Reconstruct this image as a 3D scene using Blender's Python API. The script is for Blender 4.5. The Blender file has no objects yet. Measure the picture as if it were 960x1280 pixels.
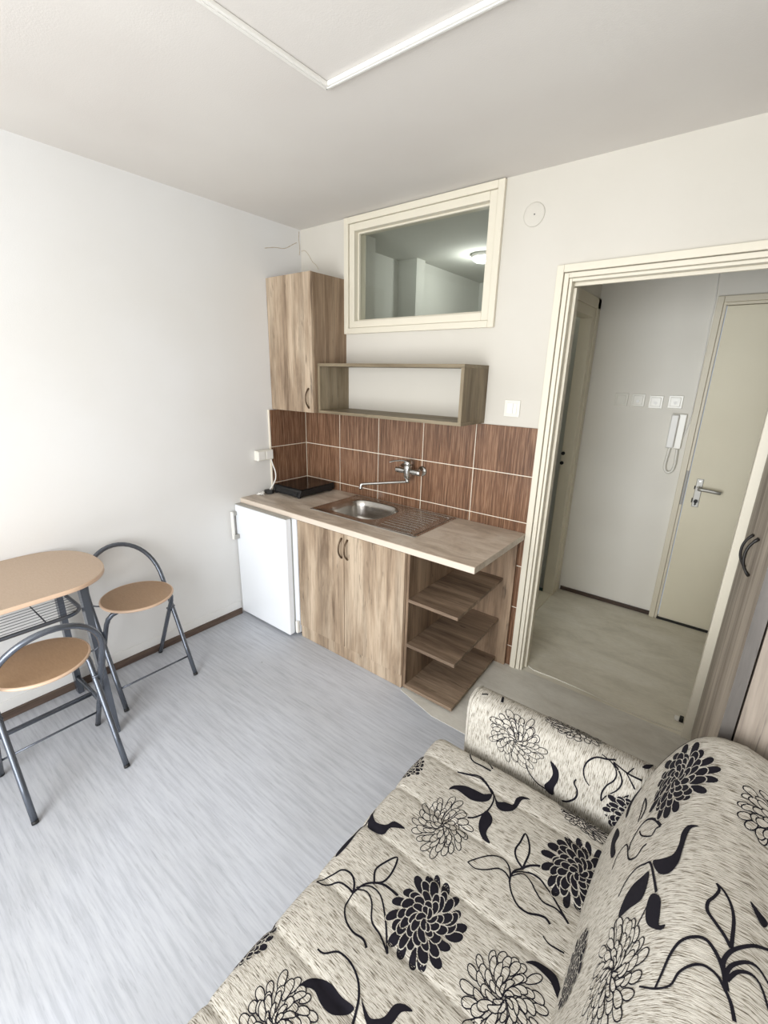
import bpy, bmesh, math, random
from mathutils import Vector, Matrix
from mathutils.geometry import tessellate_polygon
R = math.radians
random.seed(7)
S = bpy.context.scene
COL = S.collection

# ------------------------------------------------------------------ materials
def srgb(r, g, b):
    def f(c):
        c /= 255.0
        return c / 12.92 if c <= .04045 else ((c + .055) / 1.055) ** 2.4
    return (f(r), f(g), f(b), 1)

def new_mat(name, col, rough=.6, metal=0, spec=.5):
    m = bpy.data.materials.new(name); m.use_nodes = True
    b = m.node_tree.nodes['Principled BSDF']
    b.inputs['Base Color'].default_value = col
    b.inputs['Roughness'].default_value = rough
    b.inputs['Metallic'].default_value = metal
    b.inputs['Specular IOR Level'].default_value = spec
    return m

class N:
    """small node helper"""
    def __init__(s, m): s.t = m.node_tree; s.b = s.t.nodes['Principled BSDF']
    def n(s, ty, **kw):
        x = s.t.nodes.new(ty)
        for k, v in kw.items():
            if k.startswith('i_'): x.inputs[k[2:].replace('_', ' ')].default_value = v
            else: setattr(x, k, v)
        return x
    def l(s, a, b): s.t.links.new(a, b)
    def coord(s, kind='Object', scale=(1, 1, 1), rot=(0, 0, 0), loc=(0, 0, 0)):
        c = s.n('ShaderNodeTexCoord'); m = s.n('ShaderNodeMapping')
        m.inputs['Scale'].default_value = scale; m.inputs['Rotation'].default_value = rot; m.inputs['Location'].default_value = loc
        s.l(c.outputs[kind], m.inputs[0]); return m.outputs[0]
    def noise(s, vec, scale=5, detail=3, rough=.5, dist=0):
        x = s.n('ShaderNodeTexNoise'); s.l(vec, x.inputs['Vector'])
        x.inputs['Scale'].default_value = scale; x.inputs['Detail'].default_value = detail
        x.inputs['Roughness'].default_value = rough; x.inputs['Distortion'].default_value = dist
        return x.outputs['Fac']
    def ramp(s, fac, stops):
        x = s.n('ShaderNodeValToRGB'); e = x.color_ramp.elements
        while len(e) < len(stops): e.new(.5)
        for q, (p, c) in zip(e, stops): q.position = p; q.color = c
        s.l(fac, x.inputs[0]); return x.outputs[0]
    def mix(s, fac, a, b, mode='MIX'):
        x = s.n('ShaderNodeMix', data_type='RGBA', blend_type=mode)
        for k, v in ((0, fac), (6, a), (7, b)):
            if hasattr(v, 'default_value') or hasattr(v, 'is_output'): s.l(v, x.inputs[k])
            else: x.inputs[k].default_value = v
        return x.outputs[2]
    def math(s, op, a, b=None):
        x = s.n('ShaderNodeMath', operation=op)
        for k, v in ((0, a), (1, b)):
            if v is None: continue
            if hasattr(v, 'is_output'): s.l(v, x.inputs[k])
            else: x.inputs[k].default_value = v
        return x.outputs[0]
    def base(s, c): s.l(c, s.b.inputs['Base Color'])
    def bump(s, h, strength=.2, dist=.01):
        x = s.n('ShaderNodeBump'); x.inputs['Strength'].default_value = strength; x.inputs['Distance'].default_value = dist
        s.l(h, x.inputs['Height']); s.l(x.outputs[0], s.b.inputs['Normal'])

g = lambda v: (v, v, v, 1)

def plaster(name, col, dark, stain=False):
    m = new_mat(name, col, .9, 0, .2); n = N(m)
    v = n.coord('Object')
    big = n.ramp(n.noise(v, 1.3, 3), [(.35, dark), (.65, col)])
    c = big
    n.base(c); n.bump(n.noise(v, 180, 3), .10, .004)
    return m
M = {}
M['wall'] = plaster('white_plaster', srgb(225, 224, 222), srgb(221, 219, 215))
M['wall_back'] = plaster('creamy_plaster_darkened', srgb(213, 208, 198), srgb(207, 202, 191))  # room's wall paint, creamier and darkened to curb its daylight against the hall
M['ceil'] = plaster('ceiling_plaster', srgb(224, 220, 214), srgb(218, 213, 207))
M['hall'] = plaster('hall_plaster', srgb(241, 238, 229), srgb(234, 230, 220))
M['hall_dim'] = plaster('hall_low_bounce_plaster', srgb(176, 166, 142), srgb(166, 156, 132))  # unseen hall ceiling and right wall, coloured dark to cut bounced light
M['crack'] = new_mat('flaking_paint', srgb(188, 172, 146), .9)
M['bathwall'] = plaster('bathroom_plaster', srgb(216, 216, 209), srgb(206, 207, 200))

def oak(name, light, mid, dark, axis='z', rough=.55, contrast=1.0):
    m = new_mat(name, mid, rough, 0, .35); n = N(m)
    def cs(across, along, loc=(0, 0, 0)):
        return n.coord('Object', {'z': (across, across, along), 'x': (along, across, across), 'y': (across, along, across)}[axis], loc=loc)
    blot = n.ramp(n.noise(cs(9, 1.1), 1, 5, .66, .35), [(.35, dark), (.49, mid), (.64, light)])
    band = n.ramp(n.noise(cs(22, .9, (3, 1, 2)), 1, 4, .65, .3), [(.36, g(.80)), (.49, g(.98)), (.64, g(1.06))])
    fine = n.ramp(n.noise(cs(110, 3.5, (1, 5, 2)), 1, 4, .7, .2), [(.37, g(.74)), (.48, g(.98)), (.64, g(1.05))])
    dash = n.ramp(n.noise(cs(48, 5.5, (7, 2, 9)), 1, 3, .6, .5), [(.29, g(.5)), (.36, g(1)), (1, g(1))])
    c = n.mix(min(1, .85 * contrast), blot, band, 'MULTIPLY'); c = n.mix(min(1, .85 * contrast), c, fine, 'MULTIPLY'); c = n.mix(min(1, .9 * contrast), c, dash, 'MULTIPLY')
    n.base(c); n.bump(n.noise(cs(110, 3.5), 1, 3), .08, .003)
    return m
M['oak'] = oak('oak_front', srgb(194, 175, 152), srgb(166, 145, 122), srgb(122, 102, 83), contrast=1.15)
M['oak_side'] = oak('oak_panel', srgb(162, 139, 115), srgb(138, 115, 93), srgb(106, 86, 68))
M['oak_x'] = oak('oak_shelf', srgb(158, 137, 116), srgb(132, 112, 93), srgb(100, 82, 67), 'x')
M['oak_grey_x'] = oak('grey_oak_board', srgb(148, 136, 113), srgb(132, 119, 97), srgb(112, 99, 78), 'x', contrast=.6)
M['oak_grey'] = oak('grey_oak_panel', srgb(152, 138, 115), srgb(132, 118, 95), srgb(108, 94, 74), 'z', contrast=.7)
M['wardrobe'] = oak('wardrobe_oak', srgb(178, 167, 153), srgb(154, 143, 130), srgb(126, 114, 103), 'z', .55)
M['wardrobe_side'] = oak('wardrobe_panel', srgb(150, 139, 127), srgb(132, 121, 110), srgb(108, 98, 88), 'z', .55)
M['edge_dark'] = oak('wardrobe_edge', srgb(108, 103, 98), srgb(94, 89, 85), srgb(78, 74, 70), 'z', .5, .5)

def worktop():
    m = new_mat('stone_laminate', srgb(205, 190, 172), .32, 0, .45); n = N(m)
    v = n.coord('Object', (2.2, 7, 7), rot=(0, 0, R(-18)))
    a = n.ramp(n.noise(v, 1.6, 6, .65, .8), [(.38, srgb(176, 161, 144)), (.5, srgb(196, 181, 164)), (.62, srgb(212, 200, 185))])
    w = n.ramp(n.noise(v, 3.3, 5, .6, 2.0), [(.46, g(1)), (.50, g(.84)), (.54, g(1))])
    n.base(n.mix(.7, a, w, 'MULTIPLY')); return m
M['worktop'] = worktop()
M['worktop_edge'] = new_mat('worktop_edge', srgb(214, 200, 184), .4)

def tile():
    m = new_mat('brown_tile', srgb(110, 72, 52), .22, 0, .5); n = N(m)
    v = n.coord('Object', (150, 150, 5))
    f = n.ramp(n.noise(v, 1, 3, .7), [(.36, srgb(94, 67, 50)), (.50, srgb(119, 87, 66)), (.64, srgb(150, 116, 91))])
    v2 = n.coord('Object', (2.5, 2.5, 2.5))
    k = n.ramp(n.noise(v2, 1, 2), [(.3, g(.86)), (.7, g(1.05))])
    n.base(n.mix(1, f, k, 'MULTIPLY')); n.bump(n.noise(v, 1, 2), .15, .002); return m
M['tile'] = tile()
M['grout'] = new_mat('cream_grout', srgb(232, 222, 204), .9)
M['cream'] = new_mat('cream_gloss_paint', srgb(224, 217, 199), .38)
M['cream_dark'] = new_mat('yellower_cream_paint', srgb(224, 216, 195), .45)  # slightly yellower than the gloss cream
M['doorleaf'] = plaster('cream_door_paint', srgb(236, 229, 206), srgb(229, 221, 197)); 
M['doorleaf'].node_tree.nodes['Principled BSDF'].inputs['Roughness'].default_value = .45
M['white_pl'] = new_mat('white_plastic', srgb(236, 234, 228), .35)
M['ivory_pl'] = new_mat('ivory_plastic', srgb(234, 231, 220), .25)
M['grey_pl'] = new_mat('grey_plastic', srgb(168, 166, 160), .45)
M['fridge'] = new_mat('white_enamel', srgb(238, 241, 245), .22)
M['black'] = new_mat('black_gloss', srgb(16, 16, 17), .12)
M['black_m'] = new_mat('black_matt', srgb(22, 21, 21), .55)
M['dark_gap'] = new_mat('dark_rubber', srgb(58, 54, 50), .8)
M['bronze'] = new_mat('dark_bronze', srgb(100, 84, 66), .35, .7)
M['blackmetal'] = new_mat('black_metal', srgb(34, 31, 29), .4, .4)
M['chrome'] = new_mat('chrome', srgb(200, 200, 198), .16, 1)
M['tube'] = new_mat('grey_metallic_paint', srgb(102, 107, 116), .26, .65)
M['alu'] = new_mat('brushed_aluminium', srgb(176, 174, 168), .5, .8)
M['skirt'] = oak('brown_batten', srgb(104, 88, 78), srgb(86, 71, 62), srgb(68, 56, 49), 'y', .5)
M['skirt_x'] = oak('brown_batten_hall', srgb(98, 82, 72), srgb(80, 65, 56), srgb(62, 50, 44), 'x', .5)
M['greenfloor'] = new_mat('green_tile_floor', srgb(48, 78, 74), .3)

def steel():
    m = new_mat('stainless_steel', srgb(186, 182, 176), .24, 1); n = N(m)
    v = n.coord('Object', (4, 120, 40))
    r = n.ramp(n.noise(v, 1, 3), [(.3, g(.22)), (.7, g(.27))])
    n.l(r, n.b.inputs['Roughness']); return m
M['steel'] = steel()

def vinyl():
    m = new_mat('grey_streaked_vinyl', srgb(196, 199, 205), .5, 0, .3); n = N(m)
    v = n.coord('Object', (4.5, 72, 1)); v2 = n.coord('Object', (11, 150, 1), loc=(4, 7, 0)); v3 = n.coord('Object', (1.2, 1.6, 1))
    a = n.ramp(n.noise(v, 1, 4, .65, .1), [(.37, srgb(179, 182, 189)), (.50, srgb(190, 193, 200)), (.62, srgb(197, 200, 206))])
    b = n.ramp(n.noise(v2, 1, 3, .7), [(.33, g(.84)), (.41, g(.985)), (1, g(1.02))])
    d = n.ramp(n.noise(v3, 1, 4), [(.35, srgb(228, 226, 222)), (.6, g(1))])
    c = n.mix(.9, a, b, 'MULTIPLY'); c = n.mix(.6, c, d, 'MULTIPLY')
    vo = n.n('ShaderNodeTexVoronoi'); n.l(n.coord('Object'), vo.inputs['Vector']); vo.inputs['Scale'].default_value = 5.0
    spot = n.ramp(vo.outputs['Distance'], [(.020, g(1)), (.028, g(0))])
    c = n.mix(spot, c, srgb(70, 66, 64))
    n.base(c); n.bump(n.noise(v2, 1, 2), .05, .002); return m
M['vinyl'] = vinyl()
def lino(name, a, b, c):
    m = new_mat(name, b, .5, 0, .3); n = N(m)
    v = n.coord('Object', (3, 7, 1)); v2 = n.coord('Object', (30, 90, 1))
    x = n.ramp(n.noise(v, 1, 6, .65, .4), [(.32, a), (.5, b), (.68, c)])
    y = n.ramp(n.noise(v2, 1, 3, .6), [(.3, g(.93)), (.6, g(1.02))])
    n.base(n.mix(.8, x, y, 'MULTIPLY')); return m
M['lino'] = lino('beige_lino', srgb(206, 200, 183), srgb(223, 217, 201), srgb(231, 226, 213))
M['lino2'] = lino('pale_lino', srgb(196, 191, 180), srgb(210, 206, 196), srgb(220, 217, 208))
M['lino_edge'] = new_mat('lino_edge', srgb(226, 222, 210), .7)

def fabric():
    m = new_mat('beige_chenille', srgb(205, 198, 184), .95, 0, .1); n = N(m)
    c = n.n('ShaderNodeTexCoord')
    def mp(s, loc=(0, 0, 0)):
        x = n.n('ShaderNodeMapping'); x.inputs['Scale'].default_value = s; x.inputs['Location'].default_value = loc
        n.l(c.outputs['UV'], x.inputs[0]); return x.outputs[0]
    base = n.ramp(n.noise(mp((3, 3, 1)), 1, 3), [(.3, srgb(184, 179, 169)), (.7, srgb(197, 192, 182))])
    f = n.ramp(n.noise(mp((36, 520, 1)), 1, 3, .65, .1), [(.30, srgb(74, 70, 66)), (.42, srgb(178, 172, 162)), (.50, g(1))])
    w = n.ramp(n.noise(mp((34, 480, 1), (5, 3, 0)), 1, 2, .5), [(.54, g(0)), (.62, g(1))])
    col = n.mix(1, base, f, 'MULTIPLY'); col = n.mix(n.math('MULTIPLY', w, .35), col, srgb(232, 227, 216))
    n.base(col); n.bump(n.noise(mp((110, 700, 1)), 1, 2), .35, .003)
    return m
M['fabric'] = fabric()
M['flock'] = new_mat('black_flock_print', srgb(27, 25, 32), .9, 0, .15)
def wood_mdf(name, a, b):
    m = new_mat(name, a, .4, 0, .4); n = N(m)
    v = n.coord('Object', (40, 160, 60))
    n.base(n.ramp(n.noise(v, 1, 4, .7), [(.3, b), (.65, a)])); return m
M['beech'] = wood_mdf('beech_laminate', srgb(182, 160, 138), srgb(174, 151, 129))
M['seatwood'] = wood_mdf('beech_seat', srgb(168, 138, 109), srgb(158, 128, 100))
M['seat_edge'] = new_mat('seat_rim', srgb(214, 184, 158), .45)

def pane():
    m = bpy.data.materials.new('window_glass'); m.use_nodes = True
    t = m.node_tree; t.nodes.clear()
    o = t.nodes.new('ShaderNodeOutputMaterial'); tr = t.nodes.new('ShaderNodeBsdfTransparent')
    tr.inputs[0].default_value = (.93, .94, .92, 1)
    gl = t.nodes.new('ShaderNodeBsdfGlossy'); gl.inputs['Roughness'].default_value = .02
    lw = t.nodes.new('ShaderNodeLayerWeight'); pw = t.nodes.new('ShaderNodeMath'); pw.operation = 'POWER'; pw.inputs[1].default_value = 4
    fr = t.nodes.new('ShaderNodeMath'); fr.operation = 'MULTIPLY_ADD'; fr.inputs[1].default_value = .5; fr.inputs[2].default_value = .025
    t.links.new(lw.outputs['Facing'], pw.inputs[0]); t.links.new(pw.outputs[0], fr.inputs[0])
    mx = t.nodes.new('ShaderNodeMixShader')
    t.links.new(fr.outputs[0], mx.inputs[0]); t.links.new(tr.outputs[0], mx.inputs[1]); t.links.new(gl.outputs[0], mx.inputs[2])
    t.links.new(mx.outputs[0], o.inputs[0]); return m
M['glass'] = pane()
def emit(name, col, s):
    m = bpy.data.materials.new(name); m.use_nodes = True
    b = m.node_tree.nodes['Principled BSDF']; b.inputs['Emission Color'].default_value = col; b.inputs['Emission Strength'].default_value = s
    return m
M['lampglow'] = emit('lamp_diffuser', (1, 1, 1, 1), 7)

# ------------------------------------------------------------------ mesh builder
class MB:
    def __init__(s): s.bm = bmesh.new(); s.uv = None
    def _mi(s, faces, mi):
        for f in faces: f.material_index = mi
    def box(s, x0, x1, y0, y1, z0, z1, bev=0, mi=0, seg=2, M4=None):
        t = bmesh.new(); bmesh.ops.create_cube(t, size=1)
        for v in t.verts:
            v.co = Vector(((x0 + x1) / 2 + v.co.x * (x1 - x0), (y0 + y1) / 2 + v.co.y * (y1 - y0), (z0 + z1) / 2 + v.co.z * (z1 - z0)))
        if bev > 0: bmesh.ops.bevel(t, geom=list(t.edges), offset=bev, segments=seg, affect='EDGES', profile=.5, clamp_overlap=True)
        if M4 is not None: bmesh.ops.transform(t, matrix=M4, verts=list(t.verts))
        s.merge(t, mi); return s
    def merge(s, t, mi=None):
        mp = {}
        for v in t.verts: mp[v] = s.bm.verts.new(v.co)
        for f in t.faces:
            try:
                q = s.bm.faces.new([mp[v] for v in f.verts]); q.smooth = f.smooth
                q.material_index = f.material_index if mi is None else mi
            except ValueError: pass
        t.free()
    def loops(s, rings, closed=True, cap0=True, cap1=True, mi=0, smooth=True):
        vs = [[s.bm.verts.new(p) for p in r] for r in rings]
        n = len(vs[0])
        for a, b in zip(vs[:-1], vs[1:]):
            for i in range(n if closed else n - 1):
                j = (i + 1) % n
                f = s.bm.faces.new((a[i], a[j], b[j], b[i])); f.smooth = smooth; f.material_index = mi
        if cap0: f = s.bm.faces.new(list(reversed(vs[0]))); f.material_index = mi
        if cap1: f = s.bm.faces.new(vs[-1]); f.material_index = mi
        return vs
    def tube(s, pts, r, n=12, mi=0, closed=False, caps=True, flat=None):
        pts = [Vector(p) for p in pts]; m = len(pts)
        rs = r if isinstance(r, (list, tuple)) else [r] * m
        tang = []
        for i in range(m):
            a = pts[(i - 1) % m] if (closed or i > 0) else pts[i]; b = pts[(i + 1) % m] if (closed or i < m - 1) else pts[i]
            tang.append((b - a).normalized())
        up = Vector((0, 0, 1)) if abs(tang[0].z) < .9 else Vector((1, 0, 0))
        nr = (up - tang[0] * up.dot(tang[0])).normalized(); rings = []
        for i in range(m):
            nr = (nr - tang[i] * nr.dot(tang[i])).normalized(); bn = tang[i].cross(nr)
            fx, fy = flat if flat else (1, 1)
            rings.append([pts[i] + (nr * math.cos(2 * math.pi * k / n) * fx + bn * math.sin(2 * math.pi * k / n) * fy) * rs[i] for k in range(n)])
        if closed:
            rings.append(rings[0]); vs = [[s.bm.verts.new(p) for p in q] for q in rings[:-1]]; vs.append(vs[0])
            for a, b in zip(vs[:-1], vs[1:]):
                for i in range(n):
                    j = (i + 1) % n
                    f = s.bm.faces.new((a[i], a[j], b[j], b[i])); f.smooth = True; f.material_index = mi
        else: s.loops(rings, True, caps, caps, mi)
        return s
    def cyl(s, a, b, r, n=24, mi=0, r2=None): return s.tube([a, b], [r, r if r2 is None else r2], n, mi)
    def lathe(s, prof, c=(0, 0, 0), axis='z', n=32, mi=0, cap0=True, cap1=True):
        c = Vector(c); rings = []
        for r, h in prof:
            q = []
            for k in range(n):
                a = 2 * math.pi * k / n; u, v = r * math.cos(a), r * math.sin(a)
                q.append(c + {'z': Vector((u, v, h)), 'y': Vector((v, h, u)), 'x': Vector((h, u, v))}[axis])
            rings.append(q)
        s.loops(rings, True, cap0, cap1, mi); return s
    def prism(s, poly, z0, z1, bev=0, mi=0, mi_side=None, axis='z'):
        t = bmesh.new()
        vs = [t.verts.new((x, y, z0)) for x, y in poly]
        f = t.faces.new(vs); r = bmesh.ops.extrude_face_region(t, geom=[f])
        for v in [e for e in r['geom'] if isinstance(e, bmesh.types.BMVert)]: v.co.z = z1
        bmesh.ops.recalc_face_normals(t, faces=list(t.faces))
        if bev > 0:
            ed = [e for e in t.edges if abs(e.verts[0].co.z - e.verts[1].co.z) < 1e-6]
            bmesh.ops.bevel(t, geom=ed, offset=bev, segments=2, affect='EDGES', profile=.5)
        for q in t.faces:
            q.material_index = mi if abs(q.normal.z) > .9 or mi_side is None else mi_side
            if len(poly) > 12 and abs(q.normal.z) < .9: q.smooth = True
        if axis == 'y':
            for v in t.verts: v.co = Vector((v.co.x, v.co.z, v.co.y))
            bmesh.ops.reverse_faces(t, faces=list(t.faces))
        if axis == 'x':
            for v in t.verts: v.co = Vector((v.co.z, v.co.x, v.co.y))
        s.merge(t); return s
    def grid(s, fn, us, vs, mi=0, uvf=None, closed_u=False):
        L = s.bm.loops.layers.uv.verify() if uvf else None
        V = [[s.bm.verts.new(fn(u, v)) for v in vs] for u in us]
        for i in range(len(us) - 1):
            for j in range(len(vs) - 1):
                f = s.bm.faces.new((V[i][j], V[i + 1][j], V[i + 1][j + 1], V[i][j + 1])); f.smooth = True; f.material_index = mi
                if L:
                    for lp, (a, b) in zip(f.loops, ((i, j), (i + 1, j), (i + 1, j + 1), (i, j + 1))): lp[L].uv = uvf(us[a], vs[b])
        return V
    def build(s, name, mats, parent=None, local=False, recalc=True, origin=None, auto=None):
        if recalc: bmesh.ops.recalc_face_normals(s.bm, faces=list(s.bm.faces))
        if not isinstance(mats, (list, tuple)): mats = [mats]
        off = Vector((0, 0, 0))
        if not local:
            if parent is not None:
                p = parent
                while p is not None: off += p.location; p = p.parent
            else:
                xs = [v.co for v in s.bm.verts]
                off = Vector(origin) if origin else Vector(((min(c.x for c in xs) + max(c.x for c in xs)) / 2, (min(c.y for c in xs) + max(c.y for c in xs)) / 2, min(c.z for c in xs)))
        for v in s.bm.verts: v.co -= off
        me = bpy.data.meshes.new(name); s.bm.to_mesh(me); s.bm.free()
        for m in mats: me.materials.append(m)
        o = bpy.data.objects.new(name, me); COL.objects.link(o)
        if parent is not None: o.parent = parent
        else: o.location = off
        return o

def tag(o, label=None, cat=None, group=None, kind=None):
    if label: o['label'] = label
    if cat: o['category'] = cat
    if group: o['group'] = group
    if kind: o['kind'] = kind
    return o
def thing(name, loc, label, cat, group=None, rz=0):
    o = bpy.data.objects.new(name, None); COL.objects.link(o); o.empty_display_size = .1
    o.location = loc; o.rotation_euler = (0, 0, rz); return tag(o, label, cat, group)
def struct(mb, name, mats, parent=None, origin=(0, 0, 0)):
    o = mb.build(name, mats, parent, origin=origin if parent is None else None); o['kind'] = 'structure'; return o
def copy_tree(o, parent=None):
    c = o.copy(); COL.objects.link(c)
    if parent is not None: c.parent = parent
    for ch in [q for q in bpy.data.objects if q.parent == o]: copy_tree(ch, c)
    return c
def smooth_path(pts, per=6, closed=False):
    P = [Vector(p) for p in pts]; out = []; n = len(P)
    rng = range(n if closed else n - 1)
    for i in rng:
        if closed: p0, p1, p2, p3 = P[(i - 1) % n], P[i], P[(i + 1) % n], P[(i + 2) % n]
        else: p0, p1, p2, p3 = P[max(i - 1, 0)], P[i], P[i + 1], P[min(i + 2, n - 1)]
        for k in range(per):
            t = k / per
            out.append(.5 * ((2 * p1) + (p2 - p0) * t + (2 * p0 - 5 * p1 + 4 * p2 - p3) * t * t + (3 * p1 - p0 - 3 * p2 + p3) * t ** 3))
    if not closed: out.append(P[-1])
    return out
def arc(c, r, a0, a1, n, f): return [f(c[0] + r * math.cos(a0 + (a1 - a0) * i / n), c[1] + r * math.sin(a0 + (a1 - a0) * i / n)) for i in range(n + 1)]
def rrect(x0, x1, y0, y1, r, n=8):
    o = []
    for cx, cy, a in ((x1 - r, y1 - r, 0), (x0 + r, y1 - r, 90), (x0 + r, y0 + r, 180), (x1 - r, y0 + r, 270)):
        for i in range(n + 1):
            t = R(a + 90 * i / n); o.append((cx + r * math.cos(t), cy + r * math.sin(t)))
    return o

# camera solved from the room's own edges
CAM_F=560.488
CAM_R=[[0.786317, 0.617455, 0.021339], [0.197233, -0.21814, -0.955779], [-0.585496, 0.755754, -0.293309]]
CAM_C=(2.5376, -2.3041, 1.651)
# ------------------------------------------------------------------ the room
H = 2.55; XR = 3.25; YB = -3.9; T = .10
DX0, DX1, DZ = 1.812, 2.612, 2.072            # clear door opening
b = MB(); b.box(-.12, XR + .1, YB - .1, -.002, -.06, 0); struct(b, 'floor', M['vinyl'])
b = MB(); b.prism([(1.362, -.002), (1.362, -.604), (1.60, -.664), (XR, -.66), (XR, -.002)], .0004, .003); struct(b, 'floor_entry', [M['lino2']])
# hall sheet, its edge at the doorway a little curled
b = MB()
xs = [1.56 + i * (XR + .05 - 1.56) / 40 for i in range(41)]
edge = [(x, .028 + .012 * math.sin(x * 7) + .055 * math.exp(-((x - 1.78) / .05) ** 2) + .06 * max(0, (x - 2.45)) ** 1) for x in xs]
top = [[Vector((x, e, .0035 + .003 * math.exp(-((x - 1.95) / .15) ** 2))) for x, e in edge], [Vector((x, e + .02, .003)) for x, e in edge], [Vector((x, 1.236, .003)) for x, e in edge]]
b.loops(top, False, False, False)
b.loops([[Vector((x, e, 0)) for x, e in edge], top[0]], False, False, False, mi=1)
b.box(1.56, XR + .05, -.001, 1.236, -.06, -.0005)
struct(b, 'floor_hall', [M['lino'], M['lino_edge']])
b = MB(); b.box(.05, 1.56, .1, 2.3, -.06, -.004); struct(b, 'floor_bathroom', M['greenfloor'])
b = MB(); b.box(-.12, XR + .1, YB - .1, 0.0, H, H + .1); struct(b, 'ceiling', M['ceil'])
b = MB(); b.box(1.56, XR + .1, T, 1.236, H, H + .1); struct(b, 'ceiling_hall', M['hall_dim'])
b = MB(); b.box(0.05, 1.56, T, 2.3, H, H + .1); struct(b, 'ceiling_bathroom', M['bathwall'])
b = MB(); b.box(-.12, 0, YB - .1, T, -.06, H + .1); struct(b, 'wall_left', M['wall'])
WX0, WX1, WZ0, WZ1 = .446, 1.410, 1.928, 2.512   # hole for the inner window
b = MB()
b.box(0, WX0, 0, T, -.06, H + .1); b.box(WX1, DX0 - .03, 0, T, -.06, H + .1); b.box(DX1 + .03, XR + .1, 0, T, -.06, H + .1)
b.box(DX0 - .03, DX1 + .03, 0, T, DZ + .03, H + .1); b.box(WX0, WX1, 0, T, -.06, WZ0); b.box(WX0, WX1, 0, T, WZ1, H + .1)
struct(b, 'wall_back', M['wall_back'])
b = MB(); b.box(XR, XR + .1, YB - .1, 0, -.06, H + .1); struct(b, 'wall_right', M['wall'])
# rear wall with the daylight window
RX0, RX1, RZ0, RZ1 = .90, 2.95, .14, 2.22
b = MB(); b.box(-.12, RX0, YB - .1, YB, -.06, H + .1); b.box(RX1, XR + .1, YB - .1, YB, -.06, H + .1)
b.box(RX0, RX1, YB - .1, YB, -.06, RZ0); b.box(RX0, RX1, YB - .1, YB, RZ1, H + .1)
struct(b, 'wall_rear', M['wall'])
b = MB()
b.box(RX0, RX1, YB - .08, YB - .02, RZ0, RZ0 + .06, .004); b.box(RX0, RX1, YB - .08, YB - .02, RZ1 - .06, RZ1, .004)
for x in (RX0, (RX0 + RX1) / 2 - .03, RX1 - .06): b.box(x, x + .06, YB - .08, YB - .02, RZ0 + .06, RZ1 - .06, .004)
struct(b, 'window_2', M['white_pl'])
# hall
b = MB(); b.box(1.5, 2.30, 1.232, 1.33, -.06, H + .1); b.box(3.19, XR + .15, 1.232, 1.33, -.06, H + .1); b.box(2.30, 3.19, 1.232, 1.33, 2.115, H + .1)
struct(b, 'wall_hall_far', M['hall'])
b = MB(); b.box(1.565, 1.62, T, .50, -.06, H + .1); b.box(1.565, 1.62, 1.137, 1.232, -.06, H + .1); b.box(1.565, 1.62, .50, 1.137, 2.10, H + .1)
struct(b, 'wall_hall_left', M['hall'])
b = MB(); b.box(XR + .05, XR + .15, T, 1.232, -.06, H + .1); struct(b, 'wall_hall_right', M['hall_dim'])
# bathroom shell seen through the inner window and the side doorway
b = MB(); b.box(.0, .06, T, 2.3, -.06, H + .1); b.box(.06, .30, T, .42, -.06, H); b.box(.06, .24, 1.02, 1.14, -.06, H)
b.box(.06, .20, 1.14, 2.2, -.06, H)
struct(b, 'wall_bathroom_left', M['bathwall'])
b = MB(); b.box(.0, 1.56, 2.2, 2.3, -.06, H + .1); struct(b, 'wall_bathroom_far', M['bathwall'])
b = MB(); b.box(1.50, 1.562, 1.16, 2.2, -.06, H + .1); b.box(1.50, 1.562, T, .48, -.06, H + .1); b.box(1.50, 1.562, .48, 1.16, 2.12, H + .1)
struct(b, 'wall_bathroom_right', M['bathwall'])

# ---- main door frame (stepped casing + lining)
b = MB()
def step_frame(b, x0, x1, z1, w0, w1, y0, y1, mi=0):
    """U-shaped frame band between offsets w0..w1 outside the clear opening"""
    b.box(x0 - w1, x0 - w0, y0, y1, .003, z1 + w1, .002, mi)
    if mi: b.box(x1 + w0, x1 + w1, y0, y1, .003, z1 + w1, .002, mi)
    b.box(x0 - w0 + .0003, x1 + (w0 - .0003 if mi else -.0005), y0, y1, z1 + w0, z1 + w1, .002, mi)
step_frame(b, DX0, DX1, DZ, .040, .071, -.024, .0)
step_frame(b, DX0, DX1, DZ, .016, .0365, -.017, .0)
step_frame(b, DX0, DX1, DZ, .000, .0125, -.012, .0)
b.box(DX1, DX1 + .071, -.016, 0, .003, DZ + .071, .003)
step_frame(b, DX0, DX1, DZ, .000, .0285, .0005, T + .012, 1)
struct(b, 'door_1', [M['cream'], M['cream']])
o = MB(); o.box(DX0 - .002, DX0 + .012, .03, .045, .004, DZ - .02, .002); o.box(DX0 - .002, DX1 - .002, .03, .045, DZ - .014, DZ + .001, .002)
struct(o, 'trim_1', M['cream'])
# small catch on the floor at the right jamb
t = thing('door_catch', (2.60, .11, .0035), 'small black and white door catch on the hall floor by the right jamb', 'door catch')
b = MB(); b.box(2.570, 2.590, .10, .125, .0036, .018, .002); b.build('base', M['white_pl'], t)
b = MB(); b.box(2.5905, 2.608, .098, .122, .0036, .030, .003); b.build('keeper', M['black_m'], t)

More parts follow.
